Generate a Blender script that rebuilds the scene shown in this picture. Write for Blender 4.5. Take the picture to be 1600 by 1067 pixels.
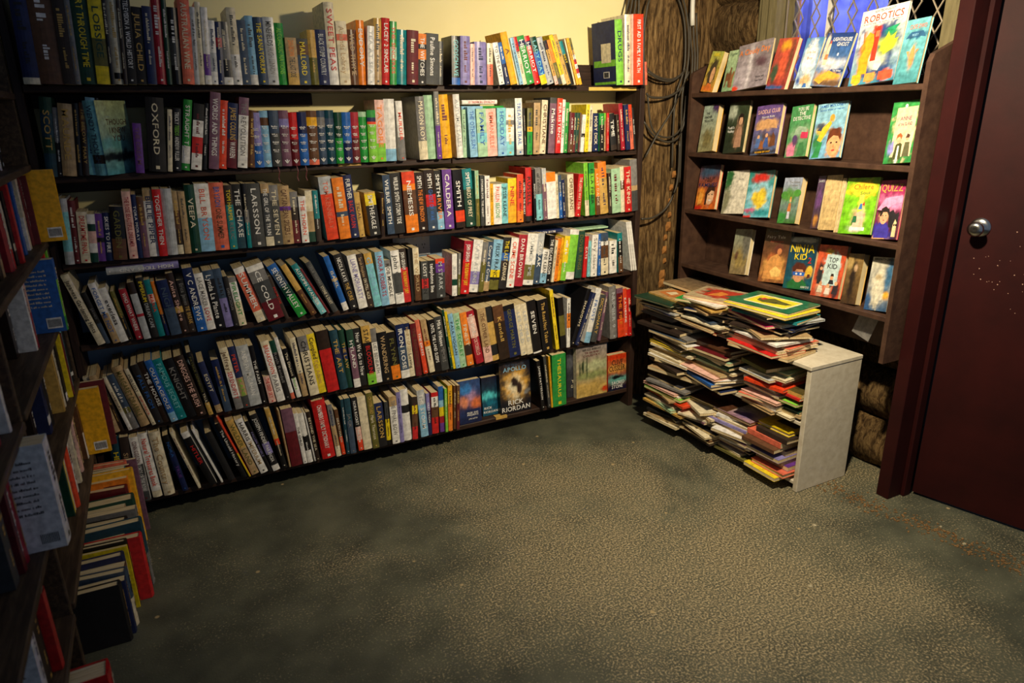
import bpy, math, random
from math import sin, cos, pi, radians as R
from mathutils import Vector, Matrix, noise
random.seed(7)
S = bpy.context.scene
for o in list(bpy.data.objects): bpy.data.objects.remove(o)
COL = S.collection
# ------------------------------------------------------------------ camera (24 mm lens, eye height 1.5 m, pitched down)
FOC = 1084.517; EYE = Vector((0, 0, 1.5))
AX = Vector((0.88956578, -0.15755198, 0.42877745)); AY = Vector((-0.45653629, -0.27431198, 0.84636136)); AZ = AX.cross(AY)
cd = bpy.data.cameras.new('camera'); cam = bpy.data.objects.new('camera', cd); COL.objects.link(cam)
cd.sensor_width = 36; cd.lens = FOC / 1600 * 36; cd.clip_start = 0.02
rt = Vector((AX.x, AY.x, AZ.x)); dn = Vector((AX.y, AY.y, AZ.y)); fw = Vector((AX.z, AY.z, AZ.z))
cam.matrix_world = Matrix(((rt.x, -dn.x, -fw.x, EYE.x), (rt.y, -dn.y, -fw.y, EYE.y), (rt.z, -dn.z, -fw.z, EYE.z), (0, 0, 0, 1)))
cd.dof.use_dof = True; cd.dof.focus_distance = 2.75; cd.dof.aperture_fstop = 3.2
S.camera = cam
def ray(px, py): return rt * ((px - 800) / FOC) + dn * ((py - 533.5) / FOC) + fw
def on(axis, val, px, py):
    r = ray(px, py); t = (val - EYE[axis]) / r[axis]; return EYE + r * t
def solve(px, fixed_axis, fixed, z):      # the point at height z on a vertical plane whose image column is px
    a, b = -0.6, 4.2
    free = 1 - fixed_axis
    def col(u):
        p = Vector((0, 0, z)); p[fixed_axis] = fixed; p[free] = u; q = p - EYE
        return 800 + FOC * q.dot(rt) / max(q.dot(fw), 1e-3)
    if free == 1: a = 0.7
    fa = col(a) - px; inc = col(b) > col(a)
    for _ in range(50):
        m = (a + b) / 2
        if (col(m) < px) == inc: a = m
        else: b = m
    return (a + b) / 2
# ------------------------------------------------------------------ world, lamps, exposure
W = bpy.data.worlds.new('world'); S.world = W; W.use_nodes = True
bg = W.node_tree.nodes['Background']; bg.inputs[0].default_value = (0.4, 0.52, 0.76, 1); bg.inputs[1].default_value = 0.22
def lamp(name, kind, loc, energy, color, size=0.1, rot=None):
    l = bpy.data.lights.new(name, kind); l.energy = energy; l.color = color
    if kind == 'AREA': l.size = size
    else: l.shadow_soft_size = size
    o = bpy.data.objects.new(name, l); COL.objects.link(o); o.location = loc
    if rot: o.rotation_euler = rot
    return o
LP = Vector((1.42, 1.15, 2.02))
lp = lamp('shaded_lamp', 'SPOT', LP, 205, (1.0, 0.83, 0.57), 0.04)      # one warm shaded lamp hanging just above the frame, turned to the corner
lp.data.spot_size = R(158); lp.data.spot_blend = 1.0
lp.rotation_euler = (Vector((2.25, 2.45, 0.7)) - LP).to_track_quat('-Z', 'Y').to_euler()
S.view_settings.view_transform = 'Standard'; S.view_settings.look = 'None'
S.view_settings.exposure = 0.0; S.view_settings.gamma = 1.0; S.view_settings.use_curve_mapping = False

# ------------------------------------------------------------------ colours
PAL = {'k': ('black', 22, 20, 22), 'dk': ('dark brown', 48, 34, 26), 'br': ('brown', 100, 66, 42), 'tn': ('tan', 186, 156, 112), 'c': ('cream', 232, 220, 188),
 'w': ('white', 240, 238, 232), 'lgy': ('pale grey', 186, 190, 192), 'gy': ('grey', 128, 126, 124), 'dgy': ('dark grey', 66, 68, 68), 'sl': ('slate blue', 62, 80, 104),
 'r': ('red', 205, 34, 34), 'cr': ('crimson', 170, 30, 48), 'm': ('maroon', 104, 26, 34), 'ro': ('vermilion', 232, 72, 34), 'o': ('orange', 240, 132, 34), 'sal': ('salmon', 226, 112, 84),
 'pk': ('pale pink', 238, 190, 176), 'hp': ('hot pink', 224, 60, 120), 'y': ('yellow', 240, 212, 30), 'yo': ('golden yellow', 240, 178, 30), 'gd': ('old gold', 206, 166, 84), 'ol': ('olive', 108, 104, 46),
 'g': ('green', 40, 150, 60), 'lg': ('lime green', 130, 205, 60), 'dg': ('dark green', 20, 66, 50), 'mg': ('mint green', 168, 208, 170), 't': ('teal', 20, 130, 136), 'dt': ('dark teal', 22, 66, 82),
 'a': ('turquoise', 130, 206, 214), 'lb': ('light blue', 140, 192, 224), 'b': ('blue', 40, 100, 180), 'n': ('navy', 26, 38, 84), 'p': ('purple', 108, 60, 150), 'v': ('lavender', 140, 132, 190), 'mv': ('mauve', 122, 84, 104)}
def lin(c): return tuple(((x / 255) / 12.92 if x <= 10 else (((x / 255) + 0.055) / 1.055) ** 2.4) for x in c)
def pal(code): return lin(PAL[code][1:])
# ------------------------------------------------------------------ materials
def mat(name, rough=0.6, spec=0.4):
    m = bpy.data.materials.new(name); m.use_nodes = True; nt = m.node_tree; b = nt.nodes['Principled BSDF']
    b.inputs['Roughness'].default_value = rough; b.inputs['Specular IOR Level'].default_value = spec
    return m, nt, b
def N(nt, t, **k):
    n = nt.nodes.new(t)
    for a, v in k.items():
        if a in n.inputs: n.inputs[a].default_value = v
        else: setattr(n, a, v)
    return n
def L(nt, a, ao, b, bo): nt.links.new(a.outputs[ao], b.inputs[bo])
def ramp(nt, stops):
    r = nt.nodes.new('ShaderNodeValToRGB'); e = r.color_ramp.elements
    while len(e) < len(stops): e.new(0.5)
    for el, (p, c) in zip(e, stops): el.position = p; el.color = (*c, 1)
    return r
def book_mat(name, rough, gain=1.0):
    m, nt, b = mat(name, rough, 0.5)
    at = N(nt, 'ShaderNodeAttribute', attribute_name='Col'); tc = N(nt, 'ShaderNodeTexCoord')
    nz = N(nt, 'ShaderNodeTexNoise', Scale=60.0, Detail=4.0); L(nt, tc, 'Object', nz, 'Vector')
    r = ramp(nt, [(0.3, (0.66,) * 3), (0.62, (1.04,) * 3)]); L(nt, nz, 'Fac', r, 'Fac')
    mx = N(nt, 'ShaderNodeMix', data_type='RGBA', blend_type='MULTIPLY'); mx.inputs[0].default_value = 1
    nt.links.new(at.outputs['Color'], mx.inputs[6]); nt.links.new(r.outputs[0], mx.inputs[7]); nt.links.new(mx.outputs[2], b.inputs['Base Color'])
    n2 = N(nt, 'ShaderNodeTexNoise', Scale=25.0, Detail=3.0); L(nt, tc, 'Object', n2, 'Vector')
    mr = N(nt, 'ShaderNodeMapRange'); mr.inputs[3].default_value = rough - 0.12; mr.inputs[4].default_value = rough + 0.2; L(nt, n2, 'Fac', mr, 'Value'); L(nt, mr, 'Result', b, 'Roughness')
    bp = N(nt, 'ShaderNodeBump', Strength=0.15, Distance=0.002); L(nt, n2, 'Fac', bp, 'Height'); L(nt, bp, 'Normal', b, 'Normal')
    return m
M_GLOSS = book_mat('glossy_cover', 0.3); M_MATTE = book_mat('matte_cover', 0.6); M_PRINT = book_mat('cover_print', 0.5)
def noise_mat(name, cols, scale=8, rough=0.7, bump=0.3, stretch=(1, 1, 1), detail=6, dist=0.0, bd=0.01, spec=0.3):
    m, nt, b = mat(name, rough, spec)
    tc = N(nt, 'ShaderNodeTexCoord'); mp = N(nt, 'ShaderNodeMapping'); mp.inputs['Scale'].default_value = stretch; L(nt, tc, 'Object', mp, 'Vector')
    nz = N(nt, 'ShaderNodeTexNoise', Scale=scale, Detail=detail, Distortion=dist); nz.inputs['Roughness'].default_value = 0.6; L(nt, mp, 'Vector', nz, 'Vector')
    k = len(cols); r = ramp(nt, [(0.28 + 0.44 * i / max(k - 1, 1), lin(c)) for i, c in enumerate(cols)]); L(nt, nz, 'Fac', r, 'Fac'); L(nt, r, 'Color', b, 'Base Color')
    if bump:
        bp = N(nt, 'ShaderNodeBump', Strength=bump, Distance=bd); L(nt, nz, 'Fac', bp, 'Height'); L(nt, bp, 'Normal', b, 'Normal')
    return m
M_PAGES = noise_mat('page_block', [(176, 150, 104), (218, 198, 152), (228, 212, 172)], 9, 0.85, 0.2, (40, 1, 1), 3)
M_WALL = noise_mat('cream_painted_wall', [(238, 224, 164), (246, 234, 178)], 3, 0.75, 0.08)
_nt = M_WALL.node_tree; _b = _nt.nodes['Principled BSDF']; _r = _nt.nodes['Color Ramp']      # cream above, blue-grey colour below 1.02 m
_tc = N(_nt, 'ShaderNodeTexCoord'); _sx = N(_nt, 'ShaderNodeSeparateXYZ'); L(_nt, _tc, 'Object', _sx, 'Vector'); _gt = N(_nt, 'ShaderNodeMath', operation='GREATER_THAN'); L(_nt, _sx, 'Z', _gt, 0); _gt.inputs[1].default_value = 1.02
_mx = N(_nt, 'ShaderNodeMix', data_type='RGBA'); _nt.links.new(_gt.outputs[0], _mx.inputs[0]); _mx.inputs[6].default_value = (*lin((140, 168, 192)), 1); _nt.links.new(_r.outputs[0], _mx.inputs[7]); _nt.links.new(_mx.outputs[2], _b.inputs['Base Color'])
M_SHELF = noise_mat('dark_stained_board', [(34, 23, 18), (50, 34, 27), (70, 50, 40)], 5, 0.5, 0.2, (1.5, 14, 14), 6, 0.6, 0.004)
M_SHELF_S = noise_mat('dark_stained_end', [(34, 23, 18), (48, 33, 27), (62, 45, 37)], 5, 0.5, 0.2, (14, 14, 1.5), 6, 0.6, 0.004)
M_SHELF_L = noise_mat('worn_brown_board', [(48, 36, 27), (74, 58, 42), (104, 84, 62)], 5, 0.6, 0.25, (14, 1.5, 14), 6, 0.6, 0.004)
M_DISP = noise_mat('brown_display_paint', [(54, 36, 28), (70, 49, 38), (84, 60, 46)], 7, 0.55, 0.15, (3, 3, 3))
M_WHITE = noise_mat('white_chipboard_paint', [(190, 180, 158), (214, 206, 186)], 30, 0.6, 0.1)
M_MAROON = noise_mat('maroon_gloss_paint', [(34, 6, 7), (44, 9, 9), (52, 12, 11)], 4, 0.6, 0.12, (1, 1, 1), spec=0.2)
M_METAL, _nt, _b = mat('knob_metal', 0.22); _b.inputs['Metallic'].default_value = 1; _b.inputs['Base Color'].default_value = (0.62, 0.6, 0.55, 1)
M_WIRE, _nt, _b = mat('mesh_wire', 0.45); _b.inputs['Metallic'].default_value = 0.5; _b.inputs['Base Color'].default_value = (0.3, 0.25, 0.18, 1)
M_CABLE, _nt, _b = mat('black_cable', 0.45); _b.inputs['Base Color'].default_value = (0.05, 0.042, 0.03, 1)
M_CONDUIT, _nt, _b = mat('white_conduit', 0.4); _b.inputs['Base Color'].default_value = (0.7, 0.68, 0.6, 1)
M_PLATE, _nt, _b = mat('socket_plastic', 0.4); _b.inputs['Base Color'].default_value = (0.62, 0.64, 0.66, 1)
M_DARK, _nt, _b = mat('socket_hole', 0.6); _b.inputs['Base Color'].default_value = (0.02, 0.02, 0.02, 1)
M_STONE = noise_mat('pale_stone', [(150, 140, 112), (200, 190, 160)], 40, 0.9, 0.4)
M_RAW = noise_mat('raw_yellow_pine', [(190, 160, 74), (220, 190, 100)], 20, 0.7, 0.1)
M_FRAME = noise_mat('old_window_frame', [(96, 88, 62), (124, 114, 82)], 12, 0.6, 0.1, (6, 6, 1))
def bark_mat():
    m, nt, b = mat('weathered_bark', 0.95, 0.15)
    tc = N(nt, 'ShaderNodeTexCoord'); mp = N(nt, 'ShaderNodeMapping'); mp.inputs['Scale'].default_value = (9, 9, 1.3); L(nt, tc, 'Object', mp, 'Vector')
    a = N(nt, 'ShaderNodeTexNoise', Scale=7.0, Detail=10.0, Distortion=0.8); a.inputs['Roughness'].default_value = 0.72; L(nt, mp, 'Vector', a, 'Vector')
    c = N(nt, 'ShaderNodeTexNoise', Scale=2.2, Detail=4.0); L(nt, tc, 'Object', c, 'Vector')
    r = ramp(nt, [(0.32, lin((30, 22, 14))), (0.46, lin((98, 76, 48))), (0.56, lin((146, 118, 78))), (0.72, lin((176, 150, 104)))]); L(nt, a, 'Fac', r, 'Fac')
    r2 = ramp(nt, [(0.35, (0.6, 0.6, 0.6)), (0.65, (1.1, 1.05, 1.0))]); L(nt, c, 'Fac', r2, 'Fac')
    mx = N(nt, 'ShaderNodeMix', data_type='RGBA', blend_type='MULTIPLY'); mx.inputs[0].default_value = 1
    nt.links.new(r.outputs[0], mx.inputs[6]); nt.links.new(r2.outputs[0], mx.inputs[7]); nt.links.new(mx.outputs[2], b.inputs['Base Color'])
    bp = N(nt, 'ShaderNodeBump', Strength=1.0, Distance=0.02); L(nt, a, 'Fac', bp, 'Height'); L(nt, bp, 'Normal', b, 'Normal')
    return m
M_BARK = bark_mat()
def floor_mat():
    m, nt, b = mat('worn_painted_concrete', 0.6, 0.35)
    tc = N(nt, 'ShaderNodeTexCoord')
    big = N(nt, 'ShaderNodeTexNoise', Scale=1.3, Detail=8.0, Distortion=0.5); big.inputs['Roughness'].default_value = 0.68; L(nt, tc, 'Object', big, 'Vector')
    fine = N(nt, 'ShaderNodeTexNoise', Scale=150.0, Detail=3.0); L(nt, tc, 'Object', fine, 'Vector')
    mid = N(nt, 'ShaderNodeTexNoise', Scale=6.0, Detail=6.0); L(nt, tc, 'Object', mid, 'Vector')
    # worn patch in the walked middle of the floor
    mp = N(nt, 'ShaderNodeMapping'); mp.inputs['Location'].default_value = (-1.45, -1.55, 0); L(nt, tc, 'Object', mp, 'Vector')
    ln = N(nt, 'ShaderNodeVectorMath', operation='LENGTH'); L(nt, mp, 'Vector', ln, 0)
    fall = N(nt, 'ShaderNodeMapRange'); fall.inputs[1].default_value = 0.2; fall.inputs[2].default_value = 1.5; fall.inputs[3].default_value = 0.12; fall.inputs[4].default_value = -0.2; L(nt, ln, 'Value', fall, 'Value')
    s1 = N(nt, 'ShaderNodeMath', operation='MULTIPLY_ADD'); L(nt, big, 'Fac', s1, 0); s1.inputs[1].default_value = 1.15; off = N(nt, 'ShaderNodeMath', operation='SUBTRACT'); L(nt, fall, 'Result', off, 0); off.inputs[1].default_value = 0.07; L(nt, off, 'Value', s1, 2)
    f2 = N(nt, 'ShaderNodeMath', operation='MULTIPLY_ADD'); L(nt, fine, 'Fac', f2, 0); f2.inputs[1].default_value = 0.9; L(nt, s1, 'Value', f2, 2)
    wear = N(nt, 'ShaderNodeMapRange'); wear.inputs[1].default_value = 0.86; wear.inputs[2].default_value = 1.12; L(nt, f2, 'Value', wear, 'Value')
    paint = ramp(nt, [(0.3, lin((62, 64, 53))), (0.5, lin((78, 80, 66))), (0.7, lin((94, 95, 78)))]); L(nt, mid, 'Fac', paint, 'Fac')
    agg = ramp(nt, [(0.4, lin((72, 70, 56))), (0.52, lin((126, 116, 90))), (0.66, lin((172, 158, 124)))]); L(nt, fine, 'Fac', agg, 'Fac')
    mx = N(nt, 'ShaderNodeMix', data_type='RGBA'); nt.links.new(wear.outputs[0], mx.inputs[0]); nt.links.new(paint.outputs[0], mx.inputs[6]); nt.links.new(agg.outputs[0], mx.inputs[7])
    sp = N(nt, 'ShaderNodeTexVoronoi', Scale=7.0); L(nt, tc, 'Object', sp, 'Vector')
    spr = ramp(nt, [(0.035, (1, 1, 1)), (0.06, (0, 0, 0))]); L(nt, sp, 'Distance', spr, 'Fac')
    mx2 = N(nt, 'ShaderNodeMix', data_type='RGBA'); nt.links.new(spr.outputs[0], mx2.inputs[0]); nt.links.new(mx.outputs[2], mx2.inputs[6]); mx2.inputs[7].default_value = (*lin((168, 148, 108)), 1)
    nt.links.new(mx2.outputs[2], b.inputs['Base Color'])
    bp = N(nt, 'ShaderNodeBump', Strength=0.35, Distance=0.004); L(nt, f2, 'Value', bp, 'Height'); L(nt, bp, 'Normal', b, 'Normal')
    return m
M_FLOOR = floor_mat()

# ------------------------------------------------------------------ mesh helpers
class MB:
    def __init__(s): s.v = []; s.f = []; s.c = []
    def quad(s, a, b, c, d, col=None):
        i = len(s.v); s.v += [tuple(a), tuple(b), tuple(c), tuple(d)]; s.f.append((i, i + 1, i + 2, i + 3)); s.c.append(col)
    def box(s, lo, hi, col=None, M=None):
        x0, y0, z0 = lo; x1, y1, z1 = hi; i = len(s.v)
        p = [Vector(q) for q in ((x0, y0, z0), (x1, y0, z0), (x1, y1, z0), (x0, y1, z0), (x0, y0, z1), (x1, y0, z1), (x1, y1, z1), (x0, y1, z1))]
        if M: p = [M @ q for q in p]
        s.v += [tuple(q) for q in p]
        for f in ((0, 3, 2, 1), (4, 5, 6, 7), (0, 1, 5, 4), (1, 2, 6, 5), (2, 3, 7, 6), (3, 0, 4, 7)): s.f.append(tuple(i + k for k in f)); s.c.append(col)
    def prism(s, poly, axis, lo, hi, col=None):       # poly in the two other axes, extruded along axis
        i = len(s.v); n = len(poly)
        for h in (lo, hi):
            for a, b in poly:
                p = [a, b]; p.insert(axis, h); s.v.append(tuple(p))
        s.f.append(tuple(i + k for k in range(n))[::-1]); s.c.append(col); s.f.append(tuple(i + n + k for k in range(n))); s.c.append(col)
        for k in range(n): s.f.append((i + k, i + (k + 1) % n, i + n + (k + 1) % n, i + n + k)); s.c.append(col)
    def tube(s, pts, r, seg=6, col=None):
        i = len(s.v); n = len(pts); rr = r if isinstance(r, (list, tuple)) else [r] * n
        for k, p in enumerate(pts):
            p = Vector(p); t = (Vector(pts[min(k + 1, n - 1)]) - Vector(pts[max(k - 1, 0)])).normalized()
            u = t.cross(Vector((0, 0, 1)) if abs(t.z) < 0.9 else Vector((1, 0, 0))).normalized(); w = t.cross(u)
            for j in range(seg): a = 2 * pi * j / seg; s.v.append(tuple(p + (u * cos(a) + w * sin(a)) * rr[k]))
        for k in range(n - 1):
            for j in range(seg): s.f.append((i + k * seg + j, i + k * seg + (j + 1) % seg, i + (k + 1) * seg + (j + 1) % seg, i + (k + 1) * seg + j)); s.c.append(col)
        s.f.append(tuple(i + j for j in range(seg))[::-1]); s.c.append(col); s.f.append(tuple(i + (n - 1) * seg + j for j in range(seg))); s.c.append(col)
    def mesh(s, name, m, smooth=False):
        me = bpy.data.meshes.new(name); me.from_pydata(s.v, [], s.f)
        if any(c is not None for c in s.c):
            at = me.color_attributes.new('Col', 'FLOAT_COLOR', 'CORNER'); buf = []
            for f, c in zip(s.f, s.c):
                if c is None: c = (0.5, 0.5, 0.5)
                if isinstance(c[0], (tuple, list)):
                    for q in c: buf += [*q, 1]
                else: buf += [*c, 1] * len(f)
            at.data.foreach_set('color', buf)
        me.materials.append(m)
        if smooth: me.polygons.foreach_set('use_smooth', [True] * len(s.f))
        me.update(); return me
def obj(name, me, parent=None, loc=None):
    o = bpy.data.objects.new(name, me); COL.objects.link(o)
    if parent: o.parent = parent
    if loc is not None: o.location = loc
    return o
def part(name, mb, m, parent, smooth=False): return obj(name, mb.mesh(name, m, smooth), parent)
def tag(o, label, cat, group=None):
    o['label'] = label; o['category'] = cat
    if group: o['group'] = group
    return o
def empty(name, loc=(0, 0, 0), rz=0): o = bpy.data.objects.new(name, None); COL.objects.link(o); o.location = loc; o.rotation_euler[2] = rz; return o
def struct(name, mb, m, smooth=False): o = obj(name, mb.mesh(name, m, smooth)); o['kind'] = 'structure'; return o

# ------------------------------------------------------------------ lettering: glyph outlines taken once from the built-in font
GL = {}
def load_glyphs(chars):
    tmp = []
    for ch in chars:
        cu = bpy.data.curves.new('g', 'FONT'); cu.body = ch; cu.resolution_u = 2; cu.offset = 0.012
        o = bpy.data.objects.new('g', cu); COL.objects.link(o); tmp.append((ch, o, cu))
    bpy.context.view_layer.update(); dg = bpy.context.evaluated_depsgraph_get()
    for ch, o, cu in tmp:
        me = o.evaluated_get(dg).to_mesh()
        vs = [(v.co.x, v.co.y) for v in me.vertices]; fs = [tuple(p.vertices) for p in me.polygons]
        wd = max([v[0] for v in vs], default=0.25); x0 = min([v[0] for v in vs], default=0)
        GL[ch] = ([(a - x0, b) for a, b in vs], fs, wd - x0); o.evaluated_get(dg).to_mesh_clear()
    for ch, o, cu in tmp: bpy.data.objects.remove(o); bpy.data.curves.remove(cu)
load_glyphs([chr(c) for c in range(33, 123) if chr(c).isalnum() or chr(c) in '&!.\'-,?/'])
def text_geo(mb, txt, P, U, V, width, height, col):
    """lettering along U, upright along V, centred on P; fitted to width x height"""
    x = 0; glyphs = []
    for ch in txt:
        if ch == ' ' or ch not in GL: x += 0.32; continue
        glyphs.append((ch, x)); x += GL[ch][2] + 0.09
    if not glyphs: return
    x -= 0.09; sx = width / x; sy = height / 0.7; sx = min(sx, sy * 1.5)
    for ch, gx in glyphs:
        vs, fs, _ = GL[ch]; i = len(mb.v)
        mb.v += [tuple(P + U * ((gx + a - x / 2) * sx) + V * ((b - 0.35) * sy)) for a, b in vs]
        for f in fs: mb.f.append(tuple(i + k for k in f)); mb.c.append(col)
def scribble(mb, P, U, V, width, height, col, rnd):
    """print too small to read: rows of little strokes"""
    x = -width / 2
    while x < width / 2 - height * 0.5:
        w = height * rnd.uniform(0.2, 0.5); h = height * rnd.choice((0.62, 0.62, 1.0)); a = P + U * x - V * (height / 2)
        mb.quad(a, a + U * w, a + U * w + V * h, a + V * h, col)
        x += w + height * (0.16 if rnd.random() < 0.82 else 0.6)

# ------------------------------------------------------------------ books
SEEN = []        # everything that needs a label of its own: (object, adjective phrase, place phrase, title)
def book(kind, t, h, d, bands, hard=False, texts=None, side=None, rnd=None, ribbon=None, horiz=False, bare=False):
    """upright book: thickness along x, depth along y with the spine at y=0, height along z"""
    rnd = rnd or random; bul = min(0.006, t * 0.22) if hard else min(0.0022, t * 0.12)
    e = 0.0028 if hard else 0.0009; inset = 0.0035 if hard else 0.0004
    t = max(t, 0.005); sidec = side or bands[0][1]
    mb = MB(); zs = [h]; cs = []
    for i, (f, c) in enumerate(bands):
        nx = bands[i + 1][0] if i + 1 < len(bands) else 1.0
        zs.append(h * (1 - nx)); cs.append(c)
    prof = [(0, d, 0), (0, bul, 0)] + [(t * k / 5, bul - bul * sin(pi * k / 5), 1) for k in range(1, 5)] + [(t, bul, 1), (t, d, 0)]
    prof = [(0, d), (0, bul)] + [(t * k / 5, bul - bul * sin(pi * k / 5)) for k in range(1, 5)] + [(t, bul), (t, d)]
    inn = [(e, d), (e, bul + e)] + [(max(e, min(t - e, t * k / 5)), bul + e) for k in range(1, 5)] + [(t - e, bul + e), (t - e, d)]
    for b in range(len(cs)):
        z1, z0 = zs[b], zs[b + 1]
        if z1 - z0 < 1e-5: continue
        cc = pal(cs[b])
        for k in range(7):
            c = cc if 1 <= k <= 5 or len(cs) < 2 else pal(sidec)
            (xa, ya), (xb, yb) = prof[k], prof[k + 1]
            mb.quad((xa, ya, z0), (xb, yb, z0), (xb, yb, z1), (xa, ya, z1), c)
    top = pal(bands[0][1]); bot = pal(bands[-1][1])
    for k in range(7):
        (xa, ya), (xb, yb), (ia, ja), (ib, jb) = prof[k], prof[k + 1], inn[k], inn[k + 1]
        mb.quad((xa, ya, h), (xb, yb, h), (ib, jb, h), (ia, ja, h), top)
        mb.quad((ia, ja, 0), (ib, jb, 0), (xb, yb, 0), (xa, ya, 0), bot)
        if k in (0, 6): mb.quad((ia, ja, h), (ib, jb, h), (ib, jb, 0), (ia, ja, 0), pal(sidec))
    for x0, x1 in ((0, e), (t - e, t)): mb.quad((x0, d, 0), (x1, d, 0), (x1, d, h), (x0, d, h), pal(sidec))
    root = obj(kind, mb.mesh(kind, M_GLOSS if rnd.random() < 0.6 else M_MATTE))
    pg = MB(); pg.box((e, bul + e, inset), (t - e, d - inset, h - inset)); part('page_block', pg, M_PAGES, root)
    tb = MB(); y = -0.0004; U = Vector((0, 0, -1)); V = Vector((1, 0, 0))
    if texts:
        if horiz:
            for (zc, th, s_, tc_) in horiz: text_geo(tb, s_, Vector((t / 2, y, h * zc)), Vector((1, 0, 0)), Vector((0, 0, 1)), t * 0.84, th, pal(tc_))
        else:
            tot = sum(len(a) + 1 for a, _ in texts); z = h * 0.95; span = h * 0.8
            for s_, c_ in texts:
                ln = span * (len(s_) + 1) / tot * min(1.0, 0.72 + 0.03 * tot)
                text_geo(tb, s_, Vector((t / 2, y, z - ln / 2)), U, V, ln * 0.93, min(t * 0.5, 0.018), pal(c_)); z -= ln
            if rnd.random() < 0.5: tb.box((t * 0.4, y - 0.0003, h * 0.035), (t * 0.62, y, h * 0.035 + t * 0.2), pal(texts[0][1]))
    elif not bare:
        b0 = sum(lin(PAL[bands[min(1, len(bands) - 1)][1]][1:])); c_ = pal(rnd.choice(('c', 'w', 'gd')) if b0 < 0.9 else rnd.choice(('k', 'n', 'm', 'dgy')))
        if t > 0.009:
            scribble(tb, Vector((t / 2, y, h * rnd.uniform(0.66, 0.74))), U, V, h * rnd.uniform(0.3, 0.42), t * rnd.uniform(0.3, 0.5), c_, rnd)
            scribble(tb, Vector((t / 2, y, h * rnd.uniform(0.28, 0.34))), U, V, h * rnd.uniform(0.16, 0.28), t * 0.28, c_, rnd)
            if rnd.random() < 0.5: tb.box((t * 0.4, y - 0.0003, h * 0.04), (t * 0.62, y, h * 0.04 + t * 0.2), c_)
    if bare == 'set':
        for q in range(4): scribble(tb, Vector((t / 2, y, h * (0.72 - 0.14 * q))), Vector((1, 0, 0)), Vector((0, 0, 1)), t * 0.7, 0.005, pal('w'), rnd); scribble(tb, Vector((t / 2, y, h * (0.69 - 0.14 * q))), Vector((1, 0, 0)), Vector((0, 0, 1)), t * 0.5, 0.004, pal('w'), rnd)
        z = h * 0.075; cx = t / 2; wh = pal('w')
        for dx, dz in ((-1, 1), (0, 1.4), (1, 1)): tb.quad((cx - 0.001, y, z - 0.006), (cx + 0.001, y, z - 0.006), (cx + dx * 0.007 + 0.002, y, z + dz * 0.007), (cx + dx * 0.007 - 0.002, y, z + dz * 0.007), wh)
    if tb.f: part('spine_lettering', tb, M_PRINT, root)
    if ribbon:
        rb = MB(); p = [(t / 2, 0.01, 0.001), (t / 2, -0.002, -0.002), (t / 2 + 0.003, -0.006, -0.02), (t / 2 - 0.002, -0.005, -0.04), (t / 2 + 0.002, -0.007, -0.055)]
        for a, b in zip(p, p[1:]): rb.quad((a[0] - 0.0015, a[1], a[2]), (a[0] + 0.0015, a[1], a[2]), (b[0] + 0.0015, b[1], b[2]), (b[0] - 0.0015, b[1], b[2]), pal(ribbon))
        part('ribbon_marker', rb, M_PRINT, root)
    return root

def art_mesh(w, h, base, blobs, nx=26, ny=38):
    """cover picture: soft colour fields on a fine grid (x right, z up), base = (top colour, bottom colour)"""
    mb = MB()
    def colour(u, v):
        c = [a * v + b * (1 - v) for a, b in zip(base[0], base[1])]
        for (cx, cy, rx, ry, col, k) in blobs:
            dd = ((u - cx) / rx) ** 2 + ((v - cy) / ry) ** 2
            q = 1 / (1 + math.exp(min(60, (math.sqrt(dd) + 0.5 * noise.noise(Vector((u * 5 + cx * 9, v * 6, cy * 20))) + 0.3 * noise.noise(Vector((u * 16, v * 22, cy * 20 + cx))) - 1) * k * 1.7))); c = [x * (1 - q) + y * q for x, y in zip(c, col)]
        n = 0.92 + 0.3 * noise.noise(Vector((u * 9 + w * 90, v * 12, h * 50))) + 0.22 * noise.noise(Vector((u * 22 + w * 90, v * 30, h * 50)))
        return tuple(x * n for x in c)
    g = [[colour(i / nx, j / ny) for i in range(nx + 1)] for j in range(ny + 1)]
    for j in range(ny):
        for i in range(nx):
            x0, x1, z0, z1 = w * i / nx, w * (i + 1) / nx, h * j / ny, h * (j + 1) / ny
            mb.quad((x0, 0, z0), (x1, 0, z0), (x1, 0, z1), (x0, 0, z1), (g[j][i], g[j][i + 1], g[j + 1][i + 1], g[j + 1][i]))
    return mb
def EL(cx, cy, rx, ry, col, n=14, a0=0, a1=360): return ('P', [(cx + rx * cos(R(a0 + (a1 - a0) * k / n)), cy + ry * sin(R(a0 + (a1 - a0) * k / n))) for k in range(n if a1 - a0 == 360 else n + 1)], lin(col))
def PO(pts, col): return ('P', pts, lin(col))
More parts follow.
